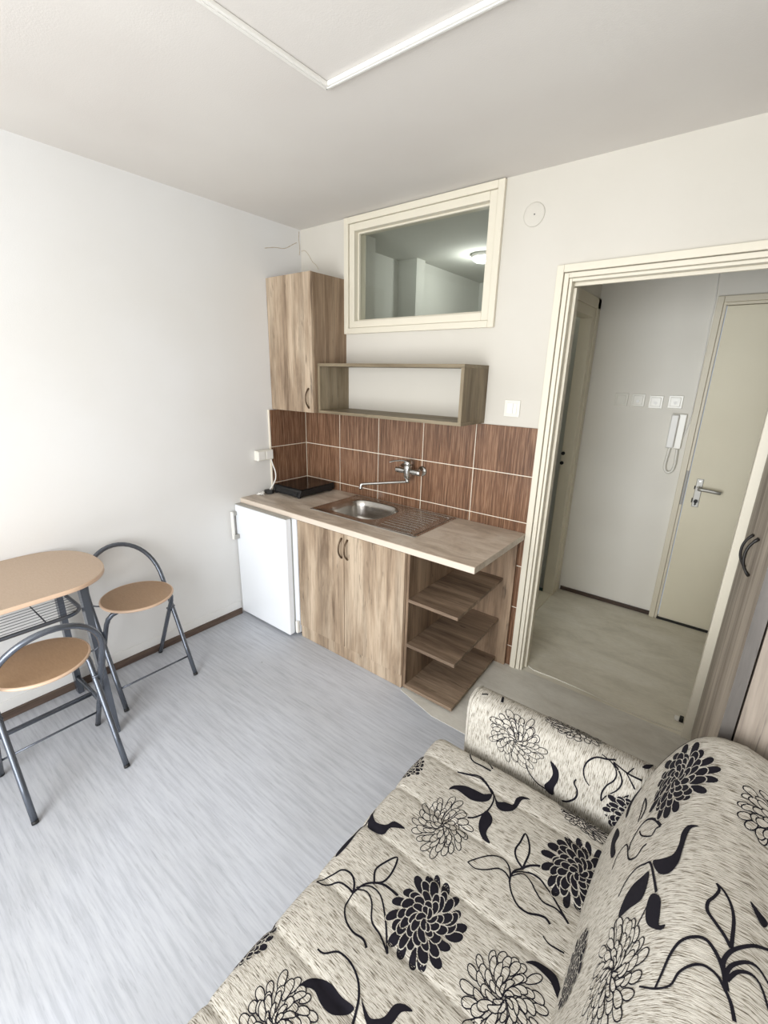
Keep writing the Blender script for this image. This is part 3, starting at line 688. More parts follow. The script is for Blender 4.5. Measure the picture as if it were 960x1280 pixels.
# stems and leaves of the printed cloth, in metres on each cushion
MOTIF=[('seat','f',0,[(2.0487,-1.3122),(2.0542,-1.2906),(2.0826,-1.2697),(2.1145,-1.2642),(2.1427,-1.2613),(2.1625,-1.2452),(2.1649,-1.2727),(2.1461,-1.2933),(2.1178,-1.3035),(2.0854,-1.2991),(2.0639,-1.2998)]),('seat','f',0,[(2.17,-1.2435),(2.1873,-1.2598),(2.2057,-1.2469),(2.2261,-1.2388),(2.2276,-1.214),(2.2405,-1.197),(2.2626,-1.1931),(2.2448,-1.2076),(2.2406,-1.2322),(2.2352,-1.2605),(2.2127,-1.2808),(2.1914,-1.2775)]),('seat','f',0,[(2.1735,-1.3076),(2.197,-1.3186),(2.2036,-1.3376),(2.2018,-1.3581),(2.2055,-1.3737),(2.2245,-1.3898),(2.2021,-1.3901),(2.1802,-1.3709),(2.1698,-1.3408)]),('seat','f',0,[(2.4005,-1.5856),(2.4169,-1.5696),(2.4423,-1.5632),(2.4621,-1.5663),(2.4763,-1.5862),(2.4838,-1.61),(2.466,-1.5944),(2.4551,-1.5851),(2.4375,-1.5807),(2.418,-1.5799)]),('seat','f',0,[(2.1693,-1.1242),(2.1956,-1.1052),(2.2294,-1.1059),(2.2663,-1.129),(2.2479,-1.144),(2.2208,-1.1369),(2.1916,-1.1368)]),('seat','f',0,[(1.9056,-1.5154),(1.9377,-1.5383),(1.9676,-1.5275),(1.9807,-1.5033),(2.0164,-1.5012),(1.9843,-1.5246),(1.9795,-1.5507),(1.9522,-1.5638),(1.9265,-1.5609)]),('seat','f',0,[(1.9139,-1.5949),(1.9192,-1.6125),(1.9223,-1.6472),(1.9172,-1.6787),(1.9038,-1.6621),(1.9026,-1.626)]),('seat','f',0,[(2.0424,-1.9286),(2.0492,-1.9036),(2.0664,-1.8846),(2.0936,-1.8753),(2.1242,-1.8757),(2.1547,-1.8718),(2.1479,-1.8906),(2.1267,-1.909),(2.1001,-1.9122),(2.0731,-1.9061),(2.0532,-1.9171)]),('seat','f',0,[(2.157,-1.8528),(2.1775,-1.8603),(2.1924,-1.8616),(2.21,-1.8442),(2.2154,-1.8164),(2.2322,-1.8029),(2.2506,-1.8017),(2.2335,-1.8168),(2.228,-1.8447),(2.2101,-1.8667),(2.1891,-1.874)]),('seat','f',0,[(1.9141,-1.8782),(1.9159,-1.8918),(1.9138,-1.9177),(1.9093,-1.938),(1.9022,-1.956),(1.8984,-1.9301),(1.9035,-1.9)]),('seat','l',0.0025,[(2.0366,-1.2353),(2.0724,-1.2257),(2.108,-1.2172),(2.1389,-1.2272),(2.1619,-1.2368),(2.1767,-1.2684),(2.1753,-1.3112),(2.1567,-1.3465),(2.1396,-1.3603)]),('seat','l',0.0023,[(2.1993,-1.4724),(2.2161,-1.4481),(2.2393,-1.421),(2.2648,-1.4061),(2.2853,-1.4126),(2.3005,-1.432),(2.307,-1.4535)]),('seat','l',0.0022,[(2.1993,-1.4724),(2.2227,-1.4753),(2.2476,-1.4607),(2.2694,-1.4398),(2.2891,-1.4373),(2.3056,-1.4471)]),('seat','l',0.0028,[(2.307,-1.4535),(2.3219,-1.4746),(2.3448,-1.4911),(2.3698,-1.4913),(2.39,-1.4803),(2.4062,-1.4751),(2.4189,-1.4811)]),('seat','l',0.0023,[(2.3054,-1.4358),(2.3258,-1.4116),(2.3476,-1.4169),(2.366,-1.4317),(2.3895,-1.4447),(2.4179,-1.439),(2.4372,-1.4436),(2.4525,-1.4521)]),('seat','l',0.0025,[(2.303,-1.43),(2.3183,-1.4098),(2.3398,-1.3963),(2.3655,-1.3949),(2.3886,-1.4062),(2.4126,-1.4226),(2.4525,-1.4521)]),('seat','l',0.0028,[(2.3198,-1.3967),(2.2982,-1.3857),(2.2865,-1.3657),(2.2892,-1.3374),(2.2911,-1.306),(2.3093,-1.3255),(2.3194,-1.3518),(2.3202,-1.3803),(2.3198,-1.3967)]),('seat','l',0.0032,[(2.3041,-1.4407),(2.3056,-1.4201),(2.3198,-1.3967),(2.3387,-1.3758),(2.3634,-1.3614),(2.3855,-1.3593)]),('seat','l',0.002,[(2.4141,-1.5144),(2.4276,-1.5204),(2.4441,-1.5191),(2.4624,-1.516)]),('seat','l',0.0027,[(2.0942,-1.1343),(2.1096,-1.1477),(2.1247,-1.1607)]),('seat','l',0.0027,[(2.128,-1.1198),(2.1461,-1.1306),(2.1637,-1.1412)]),('seat','l',0.0031,[(1.9077,-1.5064),(1.9157,-1.5355),(1.9133,-1.5716),(1.9125,-1.6051)]),('seat','l',0.0026,[(1.922,-1.7549),(1.9429,-1.722),(1.955,-1.6958),(1.9783,-1.6879),(1.9992,-1.6978),(2.0132,-1.7173)]),('seat','l',0.0025,[(1.922,-1.7549),(1.9449,-1.749),(1.9683,-1.7228),(1.9926,-1.7166),(2.0132,-1.7173)]),('seat','l',0.0026,[(2.0132,-1.7173),(2.0166,-1.749),(2.0365,-1.7704),(2.0657,-1.7782),(2.0933,-1.7732),(2.1101,-1.7807)]),('seat','l',0.0023,[(2.01,-1.7098),(2.0363,-1.6936),(2.0613,-1.7033),(2.0847,-1.7316),(2.1181,-1.7403),(2.1527,-1.7587)]),('seat','l',0.0023,[(2.0107,-1.7041),(2.0354,-1.6789),(2.0683,-1.6779),(2.1048,-1.7062),(2.1335,-1.7365),(2.1527,-1.7587)]),('seat','l',0.0028,[(2.0385,-1.666),(2.022,-1.6416),(2.0278,-1.6122),(2.0454,-1.5771),(2.0573,-1.613),(2.0552,-1.6472),(2.0385,-1.666)]),('seat','l',0.003,[(2.0132,-1.7173),(2.0201,-1.6882),(2.0385,-1.666),(2.0647,-1.6521),(2.102,-1.6506)]),('seat','l',0.0026,[(2.0282,-1.853),(2.0458,-1.8486),(2.0677,-1.8269),(2.1015,-1.8237),(2.131,-1.8342),(2.1513,-1.8539),(2.161,-1.8736),(2.1674,-1.8913)]),('seat','l',0.0035,[(1.9282,-1.1376),(1.9706,-1.1173),(2.017,-1.1137)]),('seat','l',0.0032,[(2.0229,-1.1248),(2.052,-1.1676),(2.0922,-1.1709),(2.1236,-1.1716)]),('seat','l',0.003,[(2.0361,-1.2344),(2.0692,-1.2247),(2.1061,-1.2115),(2.1449,-1.2292),(2.1641,-1.245)]),('back','f',0,[(0.5233,-1.4269),(0.5048,-1.4255),(0.495,-1.4438),(0.4939,-1.4742),(0.4853,-1.4972),(0.4606,-1.4984),(0.4368,-1.4944),(0.4611,-1.532),(0.4862,-1.5383),(0.4992,-1.5195),(0.5026,-1.4918),(0.5056,-1.4567),(0.5104,-1.4354)]),('back','f',0,[(0.4317,-1.5151),(0.4353,-1.5437),(0.4263,-1.5717),(0.3927,-1.5766),(0.3567,-1.5785),(0.3623,-1.5498),(0.3835,-1.5273),(0.4127,-1.5191)]),('back','f',0,[(0.4607,-1.5732),(0.4758,-1.5881),(0.4789,-1.617),(0.4799,-1.6351),(0.4922,-1.6365),(0.4846,-1.6449),(0.4597,-1.6338),(0.4468,-1.6166),(0.4438,-1.5922),(0.4487,-1.5742)]),('back','f',0,[(0.2874,-1.1648),(0.2381,-1.179),(0.2288,-1.2212),(0.2146,-1.2145),(0.2086,-1.1826),(0.2255,-1.1495)]),('back','f',0,[(0.1634,-1.2127),(0.211,-1.2714),(0.2033,-1.2979),(0.2372,-1.3519),(0.2192,-1.3545),(0.1815,-1.3052),(0.1504,-1.2414)]),('back','f',0,[(0.5978,-1.5438),(0.6091,-1.5491),(0.622,-1.5565),(0.6152,-1.5713),(0.6058,-1.5629)]),('back','l',0.0027,[(0.336,-1.5267),(0.3565,-1.4996),(0.3864,-1.4858),(0.4118,-1.4888),(0.4302,-1.4946),(0.4486,-1.5326),(0.4634,-1.5717)]),('back','l',0.0017,[(0.4506,-1.5822),(0.4378,-1.6046),(0.4266,-1.62)]),('back','l',0.0025,[(0.5563,-1.5435),(0.5665,-1.5525),(0.5751,-1.569),(0.579,-1.5915),(0.5781,-1.6209),(0.5771,-1.6393)]),('back','l',0.0026,[(0.5563,-1.5435),(0.56,-1.5541),(0.5544,-1.5715),(0.548,-1.5845),(0.5479,-1.6),(0.5564,-1.6119),(0.5691,-1.6264),(0.5771,-1.6393)]),('back','l',0.0027,[(0.4869,-1.7314),(0.4949,-1.7123),(0.5054,-1.6829),(0.5177,-1.6619),(0.5341,-1.6503),(0.5491,-1.6468),(0.5616,-1.6599),(0.5694,-1.6767),(0.5729,-1.6948)]),('back','l',0.0022,[(0.455,-1.7246),(0.4869,-1.7314),(0.5094,-1.7259),(0.5193,-1.7068),(0.5344,-1.6919),(0.5485,-1.6847),(0.5629,-1.6879),(0.5717,-1.6992),(0.5792,-1.7121),(0.5838,-1.7311)]),('back','l',0.003,[(0.6222,-1.6004),(0.6056,-1.6118),(0.5875,-1.6299),(0.5758,-1.6461),(0.5691,-1.6662),(0.5717,-1.6856),(0.5745,-1.7)]),('back','l',0.0026,[(0.6208,-1.6523),(0.6083,-1.6426),(0.5937,-1.6466),(0.5778,-1.6644),(0.5712,-1.686)]),('back','l',0.0025,[(0.6199,-1.6857),(0.611,-1.6645),(0.5996,-1.6591),(0.5852,-1.6667),(0.5741,-1.6869)]),('back','l',0.0033,[(0.3256,-1.3163),(0.3253,-1.2841),(0.3265,-1.2386),(0.345,-1.2816),(0.3353,-1.3149)]),('back','l',0.0033,[(0.3266,-1.4044),(0.3232,-1.3816),(0.3416,-1.3496),(0.3679,-1.3407),(0.4015,-1.3596),(0.4331,-1.398)]),('back','l',0.0026,[(0.2553,-1.4129),(0.2613,-1.3753),(0.3021,-1.371),(0.3372,-1.4338),(0.3699,-1.449),(0.3871,-1.4332),(0.3996,-1.4309)]),('back','l',0.0024,[(0.3508,-1.3628),(0.3684,-1.3882),(0.4074,-1.4125),(0.4186,-1.3976),(0.4334,-1.3996)]),('back','l',0.0021,[(0.3489,-1.6001),(0.3465,-1.5842),(0.3617,-1.5806)]),('arm','f',0,[(2.2815,0.1575),(2.3065,0.1419),(2.3134,0.1073),(2.305,0.0664),(2.3051,0.0359),(2.2853,0.0368),(2.275,0.0551),(2.2871,0.0839),(2.2942,0.1188)]),('arm','f',0,[(2.4987,0.1799),(2.4909,0.1494),(2.4812,0.1374),(2.4856,0.1621)]),('arm','f',0,[(2.4731,0.1593),(2.4878,0.1285),(2.4784,0.126),(2.4692,0.1425)]),('arm','f',0,[(2.4529,0.0971),(2.4795,0.0985),(2.4948,0.1056),(2.4739,0.1131)]),('arm','f',0,[(2.4502,0.0709),(2.4756,0.0812),(2.4865,0.0754),(2.4643,0.0675)]),('arm','f',0,[(2.4627,0.0565),(2.4809,0.069),(2.4885,0.0626),(2.4721,0.0396)]),('arm','f',0,[(2.5018,0.2911),(2.4814,0.3003)]),('arm','f',0,[(2.511,0.273),(2.535,0.3178),(2.5289,0.2789)]),('arm','l',0.0032,[(2.3609,0.1404),(2.3575,0.1235),(2.3692,0.1027),(2.3684,0.0725),(2.3501,0.0439),(2.3326,0.0329)]),('arm','l',0.0027,[(2.3978,0.1424),(2.3825,0.1602),(2.3755,0.1885),(2.3817,0.2158),(2.4008,0.2364),(2.4259,0.2445),(2.4466,0.2551)]),('arm','l',0.0023,[(2.4103,0.252),(2.4403,0.2408),(2.4565,0.223),(2.4563,0.2009),(2.4411,0.1733),(2.4329,0.1392),(2.4358,0.111)]),('arm','l',0.0023,[(2.4358,0.111),(2.4463,0.1397),(2.4675,0.1737),(2.475,0.2042),(2.4635,0.2268),(2.4432,0.2425)]),('arm','l',0.0026,[(2.4423,0.246),(2.4813,0.2333),(2.5192,0.2328)]),('arm','l',0.0023,[(2.4939,0.2564),(2.481,0.2292)]),('arm','l',0.0022,[(2.4802,0.2326),(2.4942,0.2185),(2.5083,0.2029)]),('arm','l',0.0026,[(2.2131,0.0943),(2.2242,0.071),(2.2515,0.0488),(2.2804,0.0436)]),('arm','l',0.0032,[(2.0199,0.2602),(2.0374,0.2726)]),('arm','l',0.0048,[(2.081,0.3006),(2.0911,0.2657)])]
# ------------------------------------------------------------------ table and chairs
def stadium(x0, x1, y0, y1, end, n=40, p=2.25):
    cx, hx = (x0 + x1) / 2, (x1 - x0) / 2; o = []
    for sgn, yc in ((1, y1 - end), (-1, y0 + end)):
        for i in range(n + 1):
            a = math.pi * i / n if sgn > 0 else math.pi + math.pi * i / n
            c, s_ = math.cos(a), math.sin(a)
            o.append((cx + hx * math.copysign(abs(c) ** (2 / p), c), yc + end * math.copysign(abs(s_) ** (2 / p), s_)))
    return o
t = thing('oval_table', (.28, -2.07, 0), 'small oval beech-topped table with grey steel legs along the left wall', 'table')
b = MB(); b.prism(stadium(.006, .556, -2.55, -1.590, .23), .780, .800, .003, 0, 1); b.build('tabletop', [M['beech'], M['seat_edge']], t)
for sy, ys in ((1, -1.705), (-1, -2.435)):
    for x_f, x_t in ((.490, .462), (.052, .088)):
        b = MB(); yt = ys - sy * .02
        fo = [Vector((x_f + dx, ys + dy, .0008)) for dx, dy in ((-.0225, -.0135), (.0225, -.0135), (.0225, .0135), (-.0225, .0135))]
        tp = [Vector((x_t + dx, yt + dy, .779)) for dx, dy in ((-.0225, -.0135), (.0225, -.0135), (.0225, .0135), (-.0225, .0135))]
        b.loops([fo, tp], True, True, True, smooth=False); bmesh.ops.bevel(b.bm, geom=list(b.bm.edges), offset=.003, segments=2, affect='EDGES')
        b.build('leg', M['tube'], t)
    b = MB(); b.tube([(.077, ys - sy * .003, .105), (.467, ys - sy * .003, .105)], .010, 12); b.build('foot_rail', M['tube'], t)
    b = MB(); b.tube([(.105, ys - sy * .02, .768), (.445, ys - sy * .02, .768)], .010, 12); b.build('top_rail', M['tube'], t)
b = MB(); b.tube([(.27, -1.718, .105), (.27, -2.422, .105)], .011, 12); b.build('stretcher', M['tube'], t)
z = .628
loop = [(x, y, z) for x, y in rrect(.098, .432, -2.425, -1.722, .07, 8)]
b = MB(); b.tube(loop, .0085, 12, closed=True); ws = b.build('wire_shelf', M['tube'], t)
b = MB()
for i in range(11):
    x = .125 + i * .0280; b.tube([(x, -2.423 + .0, z + .003), (x, -1.726, z + .003)], .0014, 6)
for y in (-1.86, -2.07, -2.28): b.tube([(.10, y, z), (.43, y, z)], .0028, 6)
b.build('wires', M['tube'], ws)

def make_chair():
    t = thing('folding_chair', (.205, -1.428, 0), 'folding chair with round beech seat in the corner between table end and fridge', 'chair', 'folding chairs at the small table')
    F = Vector((.187, 0, 0)); TP = Vector((-.172, 0, .748)); D = (TP - F); W = .186
    def at(k, y): p = F + D * k; return (p.x, y, p.z)
    pts = [at(0.010, W)] + [at(k, W) for k in (.2, .4, .55, .68)]
    n = 22; k0 = .70
    for i in range(n + 1):
        a = math.pi * i / n; pts.append(at(k0 + (1 - k0) * math.sin(a) ** .9 if 0 < i < n else k0, W * math.cos(a)))
    pts += [at(k, -W) for k in (.68, .55, .4, .2)] + [at(.010, -W)]
    b = MB(); b.tube(pts, .0115, 14); bf = b.build('back_frame', M['tube'], t, local=True)
    for s_ in (1, -1):
        b = MB(); b.tube([at(.0008, s_ * W), at(.016, s_ * W)], .0121, 14); b.build('foot_cap', M['black_m'], bf, local=True)
    w2 = .165; RF = Vector((-.178, 0, .0)); RT = Vector((.088, 0, .5)); d2 = RT - RF
    def a2(k, y): p = RF + d2 * k; return (p.x, y, p.z)
    pts = [a2(.016, w2)] + [a2(k, w2) for k in (.25, .5, .75, .86)] + [a2(.93, w2 - .006), a2(.975, w2 - .022), a2(.995, w2 - .05), a2(1, w2 - .08), a2(1, 0)]
    pts += [(p[0], -p[1], p[2]) for p in reversed(pts[:-1])]
    b = MB(); b.tube(pts, .0115, 14); rf = b.build('leg_frame', M['tube'], t, local=True)
    for s_ in (1, -1):
        b = MB(); b.tube([a2(.0012, s_ * w2), a2(.022, s_ * w2)], .0121, 14); b.build('foot_cap', M['black_m'], rf, local=True)
        b = MB(); k = .385; p = at(.5, 0); b.cyl((.0105, s_ * (w2 - .012), .372), (.0105, s_ * (W + .013), .372), .0055, 12); b.build('pivot', M['tube'], rf, local=True)
    b = MB(); p = at(.14, 0); b.tube([(p[0], -W, p[2]), (p[0], W, p[2])], .0045, 10); b.build('stretcher', M['tube'], t, local=True)
    cxs, zt = .042, .527
    b = MB(); b.lathe([(.02, zt - .016), (.160, zt - .016), (.169, zt - .012), (.172, zt - .006), (.170, zt - .001), (.164, zt)], (cxs, 0, 0), n=56, mi=1, cap1=False)
    b.lathe([(.164, zt), (.10, zt + .0005), (.01, zt + .0005)], (cxs, 0, 0), n=56, mi=0, cap0=False); b.build('seat', [M['seatwood'], M['seat_edge']], t, local=True)
    b = MB(); b.tube(smooth_path([(cxs - .05, -.155, zt - .020), (cxs - .06, -.176, zt - .014), (cxs - .062, -.188, zt - .008), (cxs - .063, -.199, zt - .016), (cxs - .063, -.201, zt - .034)], 5), .0038, 8); b.build('hook', M['tube'], t, local=True)
    return t
c1 = make_chair()
c2 = copy_tree(c1); c2.location = (.565, -1.928, 0); c2.rotation_euler = (0, 0, math.pi)
c2['label'] = 'folding chair with round beech seat pushed under the oval table, its back facing the sofa'

# ------------------------------------------------------------------ sofa
sofa = thing('sofa', (2.4, -2.0, 0), 'sofa bed in beige chenille printed with black chrysanthemums', 'sofa')
ZS = .42; GR = [-1.236, -1.400, -1.558, -1.738, -1.885, -2.05, -2.215, -2.38, -2.545, -2.71, -2.875]
SY1, SY0 = -1.128, -3.02; RX = 1.940; RR = .040
def quilt(y):
    z = 0
    for q in GR: z -= .0036 * math.exp(-((y - q) / .009) ** 2)
    e = [SY0] + sorted(GR) + [SY1]
    for a, c in zip(e[:-1], e[1:]):
        if a <= y <= c: z += .0022 * math.sin(math.pi * (y - a) / (c - a))
    if y > SY1 - .035: z -= .035 - math.sqrt(max(0, .035 ** 2 - (y - SY1 + .035) ** 2))
    return z
def seat_pt(s, y, off=0):
    q = quilt(y); soft = .006 * math.sin(s * 9 + y * 5)
    if s >= RX: return Vector((s, y, ZS + q + soft * min(1, (s - RX) * 8) + off))
    a = (RX - s) / RR
    if a <= math.pi / 2:
        r = RR + q + off
        return Vector((RX - r * math.sin(a), y, ZS - RR + r * math.cos(a)))
    d = (a - math.pi / 2) * RR
    return Vector((RX - RR - q * .5 - off, y, ZS - RR - d))
# back-rest profile (x, z)
PROF = [(2.462, .36), (2.467, .40), (2.482, .477), (2.501, .563), (2.530, .669), (2.562, .754), (2.598, .822), (2.632, .853), (2.672, .862), (2.72, .855), (2.77, .832), (2.815, .785), (2.845, .71), (2.855, .6), (2.855, .42), (2.85, .09)]
PS = [0]
for (a, c), (d, e) in zip(PROF[:-1], PROF[1:]): PS.append(PS[-1] + math.hypot(d - a, e - c))
def prof(s):
    s = max(0, min(PS[-1], s)); i = 0
    while i < len(PS) - 2 and PS[i + 1] < s: i += 1
    t_ = (s - PS[i]) / (PS[i + 1] - PS[i])
    P = [Vector(PROF[max(0, min(len(PROF) - 1, j))]) for j in (i - 1, i, i + 1, i + 2)]
    h00, h10, h01, h11 = 2 * t_**3 - 3 * t_**2 + 1, t_**3 - 2 * t_**2 + t_, -2 * t_**3 + 3 * t_**2, t_**3 - t_**2
    def m(a, b_, k): 
        j0, j1 = max(0, k - 1), min(len(PROF) - 1, k + 1)
        return (Vector(PROF[j1]) - Vector(PROF[j0])) / (PS[j1] - PS[j0]) * (PS[i + 1] - PS[i])
    return P[1] * h00 + m(0, 0, i) * h10 + P[2] * h01 + m(0, 0, i + 1) * h11
BY1, BY0, BC = -1.108, -3.02, Vector((2.66, .55))
def back_pt(s, y, off=0):
    p = prof(s); k = 1; r = .07
    if y > BY1 - r: u = (y - BY1 + r) / r; k = 1 - .16 * (1 - math.sqrt(max(0, 1 - u * u)))
    d = prof(s + .004) - prof(s - .004); nrm = Vector((-d.y, d.x)).normalized()
    wob = .0035 * math.sin(y * 13 + s * 6) + .003 * math.exp(-((s - .60) / .012) ** 2)
    q = BC + (p - BC) * k + nrm * (off + wob)
    return Vector((q.x, y, q.y))
AR = [(-1.10, .36), (-1.10, .555), (-1.087, .587), (-1.055, .60), (-1.03, .60), (-1.0, .587), (-.985, .555), (-.985, .1)]
AS = [0]
for (a, c), (d, e) in zip(AR[:-1], AR[1:]): AS.append(AS[-1] + math.hypot(d - a, e - c))
AX0, AX1 = 1.985, 2.60
def arm_raw(t_):
    if t_ < 0: return Vector((-1.10, .36 + t_))
    t_ = min(AS[-1], t_); i = 0
    while i < len(AS) - 2 and AS[i + 1] < t_: i += 1
    f = (t_ - AS[i]) / (AS[i + 1] - AS[i]); return Vector(AR[i]).lerp(Vector(AR[i + 1]), f)
def arm_pt(x, t_, off=0):
    p = arm_raw(t_); d = arm_raw(t_ + .01) - arm_raw(t_ - .01); nrm = Vector((-d.y, d.x)).normalized()
    k = 1
    if x < AX0 + .022: u = (AX0 + .022 - x) / .022; k = 1 - .25 * (1 - math.sqrt(max(0, 1 - u * u)))
    C = Vector((-1.0425, .50))
    puff = .004 * math.sin(max(0, min(1, t_ / AS[3])) * math.pi)
    q = Vector((C.x + (p.x - C.x) * k, p.y if p.y < .5 else C.y + (p.y - C.y) * (k * .35 + .65))) + nrm * (off + puff)
    return Vector((x, q.x, q.y))

# printed flowers -------------------------------------------------
def petal(a, r0, r1, hw, sw, n=8):
    L, Rr = [], []
    for i in range(n + 1):
        u = .5 - .5 * math.cos(math.pi * i / n); r = r0 + (r1 - r0) * u; aa = a + sw * (u - .3)
        w = hw * (4 * u * (1 - u)) ** .5 * (.72 + .40 * u) if 0 < i < n else 0
        ca, sa = math.cos(aa), math.sin(aa)
        L.append((r * ca - w * sa, r * sa + w * ca)); Rr.append((r * ca + w * sa, r * sa - w * ca))
    return L, Rr
def grow(poly, d):
    """offset a closed outline outward by d (inward when negative)"""
    n = len(poly); o = []; ar = sum(poly[i][0] * poly[(i + 1) % n][1] - poly[(i + 1) % n][0] * poly[i][1] for i in range(n))
    sg = 1 if ar > 0 else -1
    for i in range(n):
        a, c = Vector(poly[i - 1]), Vector(poly[(i + 1) % n]); t_ = c - a
        if t_.length < 1e-9: o.append(poly[i]); continue
        t_.normalize(); o.append((poly[i][0] + sg * t_.y * d, poly[i][1] - sg * t_.x * d))
    return o
def flower(kind, seed, rx, ry):
    """overlapping petals from the outer ring inward: each is a dark shape over a cloth-coloured rim, or a cloth shape over a dark rim"""
    rnd = random.Random(seed); out = []
    rings = [(18, .58, 1.0, .124, .12), (15, .42, .82, .122, .18), (12, .26, .63, .112, .28), (9, .12, .45, .098, .45), (6, .02, .27, .078, .7)]
    sw = rnd.choice((-1, 1))
    for ri, (n, r0, r1, hw, k) in enumerate(rings):
        ph = rnd.random() * 6
        for i in range(n):
            lv = 2 * (ri * 3 + i % 3) + 1
            a = ph + 2 * math.pi * (i + rnd.uniform(-.2, .2)) / n
            L, Rr = petal(a, r0 * rnd.uniform(.96, 1.03), r1 * rnd.uniform(.84, 1.06), hw * rnd.uniform(.82, 1.12), sw * k * rnd.uniform(.3, 1.6))
            P = [(x * rx, y * ry) for x, y in L + Rr[::-1][1:-1]]
            if kind == 'solid': out.append(('c', lv, grow(P, .0022))); out.append(('f', lv + 1, P))
            else: out.append(('f', lv, P)); out.append(('c', lv + 1, grow(P, -.0023)))
    for i in range(5):
        a = i * 1.3; out.append(('f', 32, [(rx * (.07 * math.cos(a) + .022 * math.cos(k)), ry * (.07 * math.sin(a) + .022 * math.sin(k))) for k in (0, 1, 2, 3, 4, 5)]))
    return out
def poly_mesh(tris_pts, maxlen=.012):
    t_ = bmesh.new()
    try: t_.faces.new([t_.verts.new((x, y, 0)) for x, y in tris_pts])
    except ValueError: return t_
    bmesh.ops.triangulate(t_, faces=list(t_.faces))
    for _ in range(4):
        ed = [e for e in t_.edges if e.calc_length() > maxlen]
        if not ed: break
        bmesh.ops.subdivide_edges(t_, edges=ed, cuts=1); bmesh.ops.triangulate(t_, faces=[f for f in t_.faces if len(f.verts) > 3])
    return t_
def ribbon(pts, w, closed=False, per=4, taper=True):
    P = [Vector((p[0], p[1], 0)) for p in pts]
    P = smooth_path(P, per, closed); m = len(P); q = []
    for i in range(m):
        a = P[(i - 1) % m] if (closed or i > 0) else P[i]; c = P[(i + 1) % m] if (closed or i < m - 1) else P[i]
        d = (c - a); d = d.normalized() if d.length > 1e-9 else Vector((1, 0, 0))
        k = w / 2 * (1 if closed or not taper else .75 + .5 * i / m)
        q.append((P[i] + Vector((-d.y, d.x, 0)) * k, P[i] - Vector((-d.y, d.x, 0)) * k))
    t_ = bmesh.new(); vs = [(t_.verts.new(a), t_.verts.new(c)) for a, c in q]
    for i in range(m if closed else m - 1):
        a, c = vs[i], vs[(i + 1) % m]
        try: t_.faces.new((a[0], c[0], c[1], a[1]))
        except ValueError: pass
    return t_
def print_on(mb, items, fn, uvf, keep=lambda p: True, off=.0008):
    Lq = mb.bm.loops.layers.uv.verify()
    for k_, (ty, w, pts) in enumerate(items):
        if (len(pts) < 3 and ty != 'l') or len(pts) < 2: continue
        if ty == 'l': t_ = ribbon(pts, w * 1.75, closed=(pts[0] == pts[-1] and len(pts) > 3))
        elif ty == 's': t_ = poly_mesh([(p.x, p.y) for p in smooth_path([(x, y, 0) for x, y in pts], 4, True)])
        else: t_ = poly_mesh(pts, .0055 if pts[0][1] > -2.1 else .02)
        bad = [v for v in t_.verts if not keep(v.co)]
        if bad: bmesh.ops.delete(t_, geom=bad, context='VERTS')
        bmesh.ops.recalc_face_normals(t_, faces=list(t_.faces))
        mp = {}
        for v in t_.verts: mp[v] = (mb.bm.verts.new(fn(v.co.x, v.co.y, off + (.00005 * w if ty in 'cf' else 0))), uvf(v.co.x, v.co.y))
        for f in t_.faces:
            try: q = mb.bm.faces.new([mp[v][0] for v in f.verts])
            except ValueError: continue
            q.smooth = True; q.material_index = 0 if ty == 'c' else 1
            for lp, v in zip(q.loops, f.verts): lp[Lq].uv = mp[v][1]
        t_.free()
def place(kind, seed, c, rx, ry):
    return [(ty, w, [(c[0] + x, c[1] + y) for x, y in pts]) for ty, w, pts in flower(kind, seed, rx, ry)]
mot = {'seat': [], 'back': [], 'arm': []}
for sname, ty, w, pts in MOTIF:
    mot[sname].append(('s' if ty == 'f' else ty, w, pts))
FL = {'seat': [('solid', (2.184, -1.649), .088, .106), ('line', (2.094, -1.424), .084, .098), ('solid', (2.437, -1.317), .090, .104), ('line', (2.388, -1.672), .086, .098),
               ('line', (2.055, -1.990), .080, .088), ('line', (2.418, -1.158), .085, .040), ('solid', (1.900, -1.31), .05, .06), ('solid', (1.888, -1.93), .05, .06),
               ('solid', (2.30, -2.16), .09, .104), ('line', (2.12, -2.42), .085, .098), ('solid', (2.22, -2.75), .09, .1), ('line', (2.42, -2.55), .085, .098)],
      'arm': [('line', (2.167, .166), .100, .095), ('line', (2.315, .300), .095, .050), ('solid', (2.52, .10), .08, .08)],
      'back': [('solid', (.455, -1.266), .092, .112), ('line', (.375, -1.680), .090, .098), ('solid', (.150, -1.580), .062, .085), ('line', (.655, -1.330), .085, .092),
               ('solid', (.70, -1.62), .07, .09), ('line', (.45, -2.2), .09, .1), ('solid', (.2, -2.05), .08, .1), ('solid', (.42, -2.6), .09, .1)]}
stems = list(mot['seat'])
sd = 1
for sname, lst in FL.items():
    for kind, c, rx, ry in lst: sd += 1; mot[sname] += place(kind, sd * 17, c, rx, ry)
extra = [(ty, w, [(x, y - .92) for x, y in p]) for ty, w, p in stems if max(q[1] for q in p) < -1.16 and max(q[1] for q in p) - .92 < -2.12]
def fr(a, c, n): return [a + (c - a) * i / n for i in range(n + 1)]
# seat
b = MB(); us = [RX - RR * math.pi / 2 - d for d in (.17, .12, .06)] + [RX - RR * math.pi / 2 * (1 - i / 8) for i in range(9)] + fr(RX, 2.62, 26)[1:]
vs = sorted(set([round(v, 4) for v in fr(SY0, SY1, 190)] + [round(q + d, 4) for q in GR for d in (-.012, -.007, -.003, 0, .003, .007, .012)] + [round(SY1 - d, 4) for d in (.001, .004, .01, .018)]))
b.grid(seat_pt, us, vs, 0, lambda u, v: (u, v))
print_on(b, mot['seat'] + extra, seat_pt, lambda u, v: (u, v), lambda p: SY0 < p.y < SY1 - .002 and 1.72 < p.x < 2.6)
